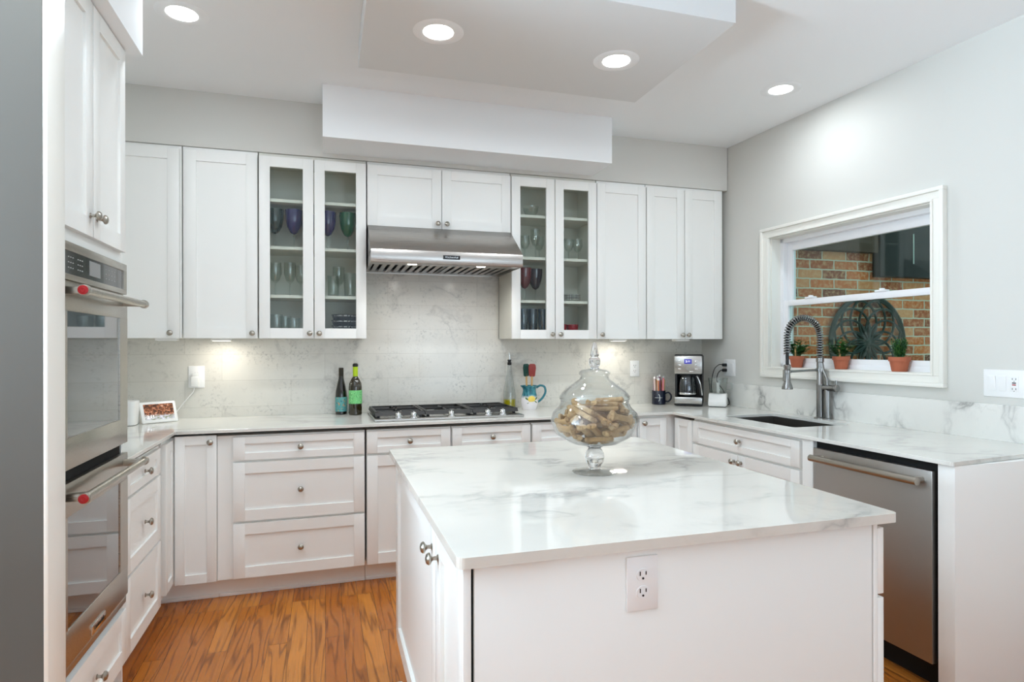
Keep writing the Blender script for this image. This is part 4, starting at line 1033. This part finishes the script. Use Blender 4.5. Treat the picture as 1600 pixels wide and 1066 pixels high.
b.box(.008, .036, -.1125, -.109, .246, .254, .001)
b.build('buttons', M['chrome'], fp)
cf = MB().lathe([(0, .022), (.058, .022), (.066, .030), (.068, .060), (.066, .105), (.056, .150), (.046, .172), (.044, .172), (.054, .150), (.064, .105), (.066, .060), (.064, .032), (0, .025)], 40, Matrix.Translation((-.012, -.030, .050))).build('carafe', M['grey_tumbler'], cm)
cf['label'] = 'empty glass carafe'
MB().lathe([(0, .172), (.048, .172), (.048, .182), (.03, .186), (0, .186)], 32, Matrix.Translation((-.012, -.030, .046))).build('carafe_lid', M['black'], cf)
MB().lathe([(.0668, .031), (.0688, .033), (.0700, .040), (.0685, .046)], 40, Matrix.Translation((-.012, -.030, .050))).build('carafe_band', M['chrome'], cf)
MB().tube(smooth_path([(.032, -.050, .222), (.060, -.088, .218), (.078, -.104, .170), (.088, -.110, .115), (.092, -.108, .082)]), [.011] * 33, 10, flat=.55).build('carafe_handle', M['black'], cf)
MB().tube(smooth_path([(.062, -.097, .219), (.084, -.113, .170), (.094, -.118, .115), (.098, -.115, .082)]), .0050, 8, flat=.6).build('handle_trim', M['chrome'], cf)
# mini food chopper
ch = thing('food_chopper', 'small white food chopper with a clear bowl beside the coffee maker', 'food chopper', (2.700, 3.800, .914), R(-40))
b = MB()
b.prism([(-.070, .004), (.070, .004), (.070, .072), (.052, .096), (-.030, .096), (-.070, .045)], -.062, .062, Matrix(((0, 0, 1, 0), (1, 0, 0, 0), (0, 1, 0, 0), (0, 0, 0, 1))), .010)
b.build('base', M['white'], ch)
b = MB(); b.box(-.055, .055, -.06, .06, 0, .005); b.build('feet', M['black'], ch)
MB().lathe([(0, .097), (.055, .097), (.058, .101), (.068, .205), (.066, .205), (.056, .103), (0, .100)], 40, Matrix.Translation((0, .01, 0))).build('clear_bowl', M['stemware'], ch)['label'] = 'clear plastic bowl'
MB().tube(smooth_path([(.060, .0, .17), (.092, -.01, .165), (.092, -.01, .125), (.062, 0, .12)]), .006, 8).build('bowl_handle', M['stemware'], ch)
MB().cyl(.010, .098, .17, 14, Matrix.Translation((0, .01, 0))).build('spindle', M['white'], ch)
# the appliances' cords and plugs in the wall behind them
def local_of(root): return (Matrix.Translation(root.location) @ root.rotation_euler.to_matrix().to_4x4()).inverted()
for root, z, path in ((cm, 1.2085, [(0, -.038, 0), (-.004, -.07, .002), (-.010, -.105, -.030), (-.014, -.122, -.09), (-.016, -.128, -.16), (-.020, -.11, -.2485), (-.03, -.09, -.2885)]),
                      (ch, 1.1695, [(0, -.038, 0), (.002, -.062, -.002), (.004, -.088, -.030), (.010, -.098, -.08), (.045, -.075, -.14), (.075, -.055, -.200), (.085, -.05, -.237), (.06, -.045, -.2495)])):
    mt = local_of(root) @ on_wall(3.880, z)
    cdm = MB().tube(smooth_path(path), .0033, 8).build('power_cord', M['black'], root); cdm.matrix_local = mt
    MB().box(-.010, .010, -.040, -.0066, -.011, .011, .004).build('plug', M['black'], cdm)

# ------------------------------------------------------------------ plants on the window sill
def pot_plant(y, label, r, hgt, kind, stake, x=None):
    x = wall_x(y) + .038 if x is None else x
    t = thing('potted_plant', label, 'potted plant', (x, y, 1.2085), 0, 'plants on the window sill')
    MB().lathe([(0, .003), (r * .66, 0), (r * .70, .003), (r * .88, hgt * .70), (r * .99, hgt * .71), (r * 1.0, hgt), (r * .88, hgt), (r * .84, hgt * .75), (0, hgt * .7)], 32).build('pot', M['terracotta'], t)
    MB().lathe([(r * .86, hgt * .86), (r * .5, hgt * .90), (0, hgt * .92)], 20).build('soil', M['soil'], t)
    rnd = random.Random(int(y * 1000)); b = MB()
    if kind == 'spiky':
        for i in range(26):
            a = rnd.uniform(0, 2 * PI); rad = rnd.uniform(0, r * .72); h_ = rnd.uniform(.055, .105)
            bx, by = rad * math.cos(a), rad * math.sin(a); lean = rnd.uniform(.2, .7)
            tip = Vector((bx * (1 + lean), by * (1 + lean), hgt * .9 + h_)); base = Vector((bx * .7, by * .7, hgt * .88))
            b.tube([base, tip], .0016, 5)
            for q_ in range(9):
                f_ = .2 + .8 * q_ / 8; c = base.lerp(tip, f_)
                for sg in range(3):
                    an = q_ * 1.3 + sg * 2.1; d = Vector((math.cos(an), math.sin(an), .75)).normalized()
                    n_ = d.cross(Vector((0, 0, 1))).normalized() * .0042; e = c + d * .017
                    b.bm.faces.new([b.bm.verts.new(c), b.bm.verts.new(c.lerp(e, .5) + n_), b.bm.verts.new(e), b.bm.verts.new(c.lerp(e, .5) - n_)])
    else:
        for i in range(30):
            a = rnd.uniform(0, 2 * PI); h_ = rnd.uniform(.030, .100); sp = rnd.uniform(.2, 1.55) * r
            base = Vector((.3 * r * math.cos(a), .3 * r * math.sin(a), hgt * .88)); tip = Vector((sp * math.cos(a), sp * math.sin(a), hgt + h_))
            b.tube([base, base.lerp(tip, .5) + Vector((0, 0, .008)), tip], .0013, 5)
            for q_ in range(5):
                c = base.lerp(tip, .4 + .6 * q_ / 4); an = a + rnd.uniform(-1.6, 1.6); d = Vector((math.cos(an), math.sin(an), rnd.uniform(.0, .7))).normalized()
                s_ = d.cross(Vector((0, 0, 1))).normalized(); up = s_.cross(d); ln = rnd.uniform(.028, .042); wd = ln * .32
                V = [c, c + d * ln * .35 + s_ * wd + up * .003, c + d * ln * .75 + s_ * wd * .7, c + d * ln - up * .004, c + d * ln * .75 - s_ * wd * .7, c + d * ln * .35 - s_ * wd + up * .003]
                b.bm.faces.new([b.bm.verts.new(p) for p in V])
    b.build('foliage', M['leaf'], t)
    if stake: MB().box(-.005, .005, -.001, .001, hgt * .7, hgt + .062, .0005, Matrix.Rotation(R(-60), 4, 'Z') @ Matrix.Translation((0, -r * .55, 0))).build('plant_stake', M['wood_stick'], t)
    return t
m = pmat('leaf_green', srgb(52, 106, 52), .35, spec=.5); k = NT(m)
k.link(k.ramp(k.noise(k.coord((1, 1, 1)), 55, 3), (.35, srgb(26, 70, 40)), (.55, srgb(62, 112, 54)), (.75, srgb(120, 156, 84))), k.b.inputs['Base Color']); M['leaf'] = m
pot_plant(3.262, 'small leafy plant in a terracotta pot behind the faucet, farthest along the sill', .046, .074, 'leafy', True)
pot_plant(2.925, 'leafy plant with a wooden stake in the middle terracotta pot on the sill', .048, .076, 'leafy', True)
pot_plant(2.556, 'spiky upright plant in the nearest terracotta pot on the sill', .053, .078, 'spiky', False)

# ------------------------------------------------------------------ things behind the glass doors
GOB_BOWL = [(.006, .088), (.022, .098), (.040, .130), (.049, .175), (.052, .235), (.0505, .235), (.047, .175), (.038, .132), (.020, .101), (0, .094)]
GOB_STEM = [(0, .0005), (.036, .0005), (.036, .003), (.010, .008), (.0045, .018), (.0042, .070), (.009, .080), (.005, .088), (0, .090)]
Zs = [1.4185] + [z + .0185 for z in SHELF]
def goblet(x, y, z, mat, label, group, s=1.0):
    t = thing('wine_goblet', label, 'goblet', (x, y, z), 0, group); t.scale = (s, s, s)
    MB().lathe(GOB_BOWL, 28).build('bowl', mat, t); MB().lathe(GOB_STEM, 24).build('stem', M['stemware'], t)['label'] = 'clear stem and foot'
    return t
G1 = 'coloured goblets behind the left glass doors'
goblet(-.288, 3.985, Zs[2], M['dark_green_glass'], 'dark green goblet, leftmost in the cabinet left of the hood', G1)
goblet(-.178, 3.975, Zs[2], M['blue_glass'], 'cobalt blue goblet in the left glass door of the cabinet left of the hood', G1)
goblet(.018, 3.975, Zs[2], M['blue_glass'], 'cobalt blue goblet beside the bright green one', G1)
goblet(.138, 3.975, Zs[2], M['green_glass'], 'bright green goblet behind the right door of the goblet cabinet', G1)
goblet(-.092, 4.09, Zs[2], M['blue_glass'], 'blue goblet mostly hidden behind the middle door frames', G1)
G2 = 'red and smoky goblets behind the right glass doors'
goblet(1.300, 3.98, Zs[1], M['red_glass'], 'dark red goblet, leftmost in the cabinet right of the hood', G2, .95)
goblet(1.392, 4.02, Zs[1], M['smoke_glass'], 'smoky grey goblet between two red ones', G2, .95)
goblet(1.500, 3.975, Zs[1], M['red_glass'], 'dark red goblet cut off by the door frame right of the smoky one', G2, .95)
def tumbler(x, y, z, r, hgt, label, group, mat=None, name='drinking_glass', stem=False):
    if stem: pr = [(0, .0005), (r * .8, .0005), (r * .8, .003), (.006, .008), (.0045, .02), (.0045, hgt * .38), (r * .6, hgt * .46), (r, hgt * .66), (r * .93, hgt), (r * .90, hgt), (r * .95, hgt * .66), (r * .55, hgt * .48), (0, hgt * .44)]
    else: pr = [(0, .0005), (r * .80, .0005), (r * .86, .004), (r, hgt * .6), (r * .97, hgt), (r * .93, hgt), (r * .95, hgt * .6), (r * .82, .012), (0, .010)]
    return tag(MB().lathe(pr, 26).build(name, mat or M['stemware'], loc=(x, y, z)), label, 'glass', group)
G3 = 'clear glasses in the goblet cabinet'
for x, y, r, hg, lb, st in ((-.285, 3.97, .036, .20, 'tall clear stem glass at the left on the third shelf below the green goblet', True), (-.205, 4.03, .036, .21, 'clear stem glass standing below the blue goblet', True), (-.140, 3.97, .035, .19, 'clear stem glass at the right edge of the left door, third shelf', True),
                       (.050, 3.97, .036, .13, 'clear tumbler on the third shelf behind the right door, left of another', False), (.085, 4.08, .038, .20, 'tall clear stem glass at the back of the third shelf', True), (.150, 3.97, .038, .15, 'clear tumbler below the bright green goblet', False)):
    tumbler(x, y, Zs[1], r, hg, lb, G3, stem=st)
for x, y, r, hg, lb in ((-.278, 3.96, .037, .125, 'clear tumbler on the bottom shelf at far left'), (-.180, 3.97, .040, .105, 'short clear tumbler on the bottom shelf, right of the taller one'), (-.235, 4.07, .037, .12, 'clear tumbler behind two others on the bottom shelf')):
    tumbler(x, y, Zs[0], r, hg, lb, G3)
m = pmat('patterned_bowl', srgb(36, 36, 40), .25); k = NT(m); sx = k.n.new('ShaderNodeSeparateXYZ'); k.link(k.coord((1, 1, 1)), sx.inputs[0])
band = k.math('LESS_THAN', k.math('ABSOLUTE', k.math('SUBTRACT', sx.outputs[2], .052)), .0035)
nn = k.noise(k.coord((60, 60, 20)), 2, 2)
k.link(k.mix(k.math('MULTIPLY', band, k.ramp(nn, (.42, 0.0), (.5, .9))), srgb(30, 30, 34), srgb(200, 200, 200)), k.b.inputs['Base Color'])
b0 = None
for i, lb in enumerate(('dark patterned bowl at the bottom of the stack behind the right glass door', 'dark patterned bowl in the middle of the stack', 'dark patterned bowl on top of the stack')):
    if b0 is None: o = b0 = MB().lathe([(0, .002), (.035, 0), (.038, .004), (.070, .030), (.082, .060), (.079, .060), (.066, .032), (.034, .008), (0, .007)], 40).build('bowl', m)
    else: o = b0.copy(); COL.objects.link(o)
    tag(o, lb, 'bowl', 'stacked dark bowls'); o.location = (.120, 3.985, Zs[0] + .034 * i)
G4 = 'clear glassware in the cabinet right of the hood'
tag(MB().lathe([(0, .002), (.028, 0), (.030, .006), (.048, .04), (.055, .075), (.052, .075), (.045, .04), (.026, .010), (0, .008)], 32).build('glass_bowl', M['stemware'], loc=(1.345, 3.98, Zs[3])), 'small clear glass bowl on the top shelf right of the hood', 'bowl')
for x, y, r, hg, lb, st in ((1.305, 3.99, .034, .16, 'clear cut glass left of the tall one on the second shelf', True), (1.372, 3.96, .034, .20, 'tall clear stem glass in the middle of the second shelf right of the hood', True), (1.430, 4.05, .034, .17, 'clear glass at the right edge of the left door, second shelf', True),
                            (1.555, 3.98, .034, .20, 'tall clear stem glass at the left of the right door, second shelf', True), (1.622, 3.98, .034, .15, 'short cut glass between two others behind the right door', True), (1.690, 3.98, .034, .15, 'short cut glass at the right end of the second shelf', True)):
    tumbler(x, y, Zs[2], r, hg, lb, G4, stem=st)
m = pmat('plate_rim', srgb(222, 222, 218), .2); k = NT(m); k.link(k.ramp(k.noise(k.coord((70, 70, 5)), 2, 2), (.50, srgb(228, 228, 224)), (.60, srgb(110, 112, 112))), k.b.inputs['Base Color'])
b0 = None
for i, lb in enumerate(('white saucer with dark rim pattern at the bottom of the stack', 'white patterned saucer second from the bottom', 'white patterned saucer third from the bottom', 'white patterned saucer on top of the stack')):
    if b0 is None: o = b0 = MB().lathe([(0, .002), (.040, 0), (.044, .003), (.066, .010), (.078, .014), (.077, .016), (.064, .013), (.04, .006), (0, .006)], 40).build('saucer', m)
    else: o = b0.copy(); COL.objects.link(o)
    tag(o, lb, 'plate', 'stacked saucers'); o.location = (1.632, 3.99, Zs[1] + .0105 * i)
G5 = 'tall grey glasses on the bottom shelf'
for x, y, lb in ((1.285, 3.97, 'tall grey glass at the left on the bottom shelf'), (1.357, 3.98, 'tall grey glass in the middle on the bottom shelf'), (1.428, 3.97, 'tall grey glass at the right on the bottom shelf')):
    tumbler(x, y, Zs[0], .034, .185, lb, G5, M['grey_tumbler'])
for x, y, lb in ((1.560, 3.97, 'red cup at the left behind the right door, bottom shelf'), (1.648, 3.975, 'red cup at the right behind the right door, bottom shelf')):
    tag(MB().lathe([(0, .001), (.034, 0), (.037, .004), (.041, .080), (.038, .080), (.034, .008), (0, .006)], 30).build('cup', M['red_cup'], loc=(x, y, Zs[0])), lb, 'cup', 'red cups on the bottom shelf')
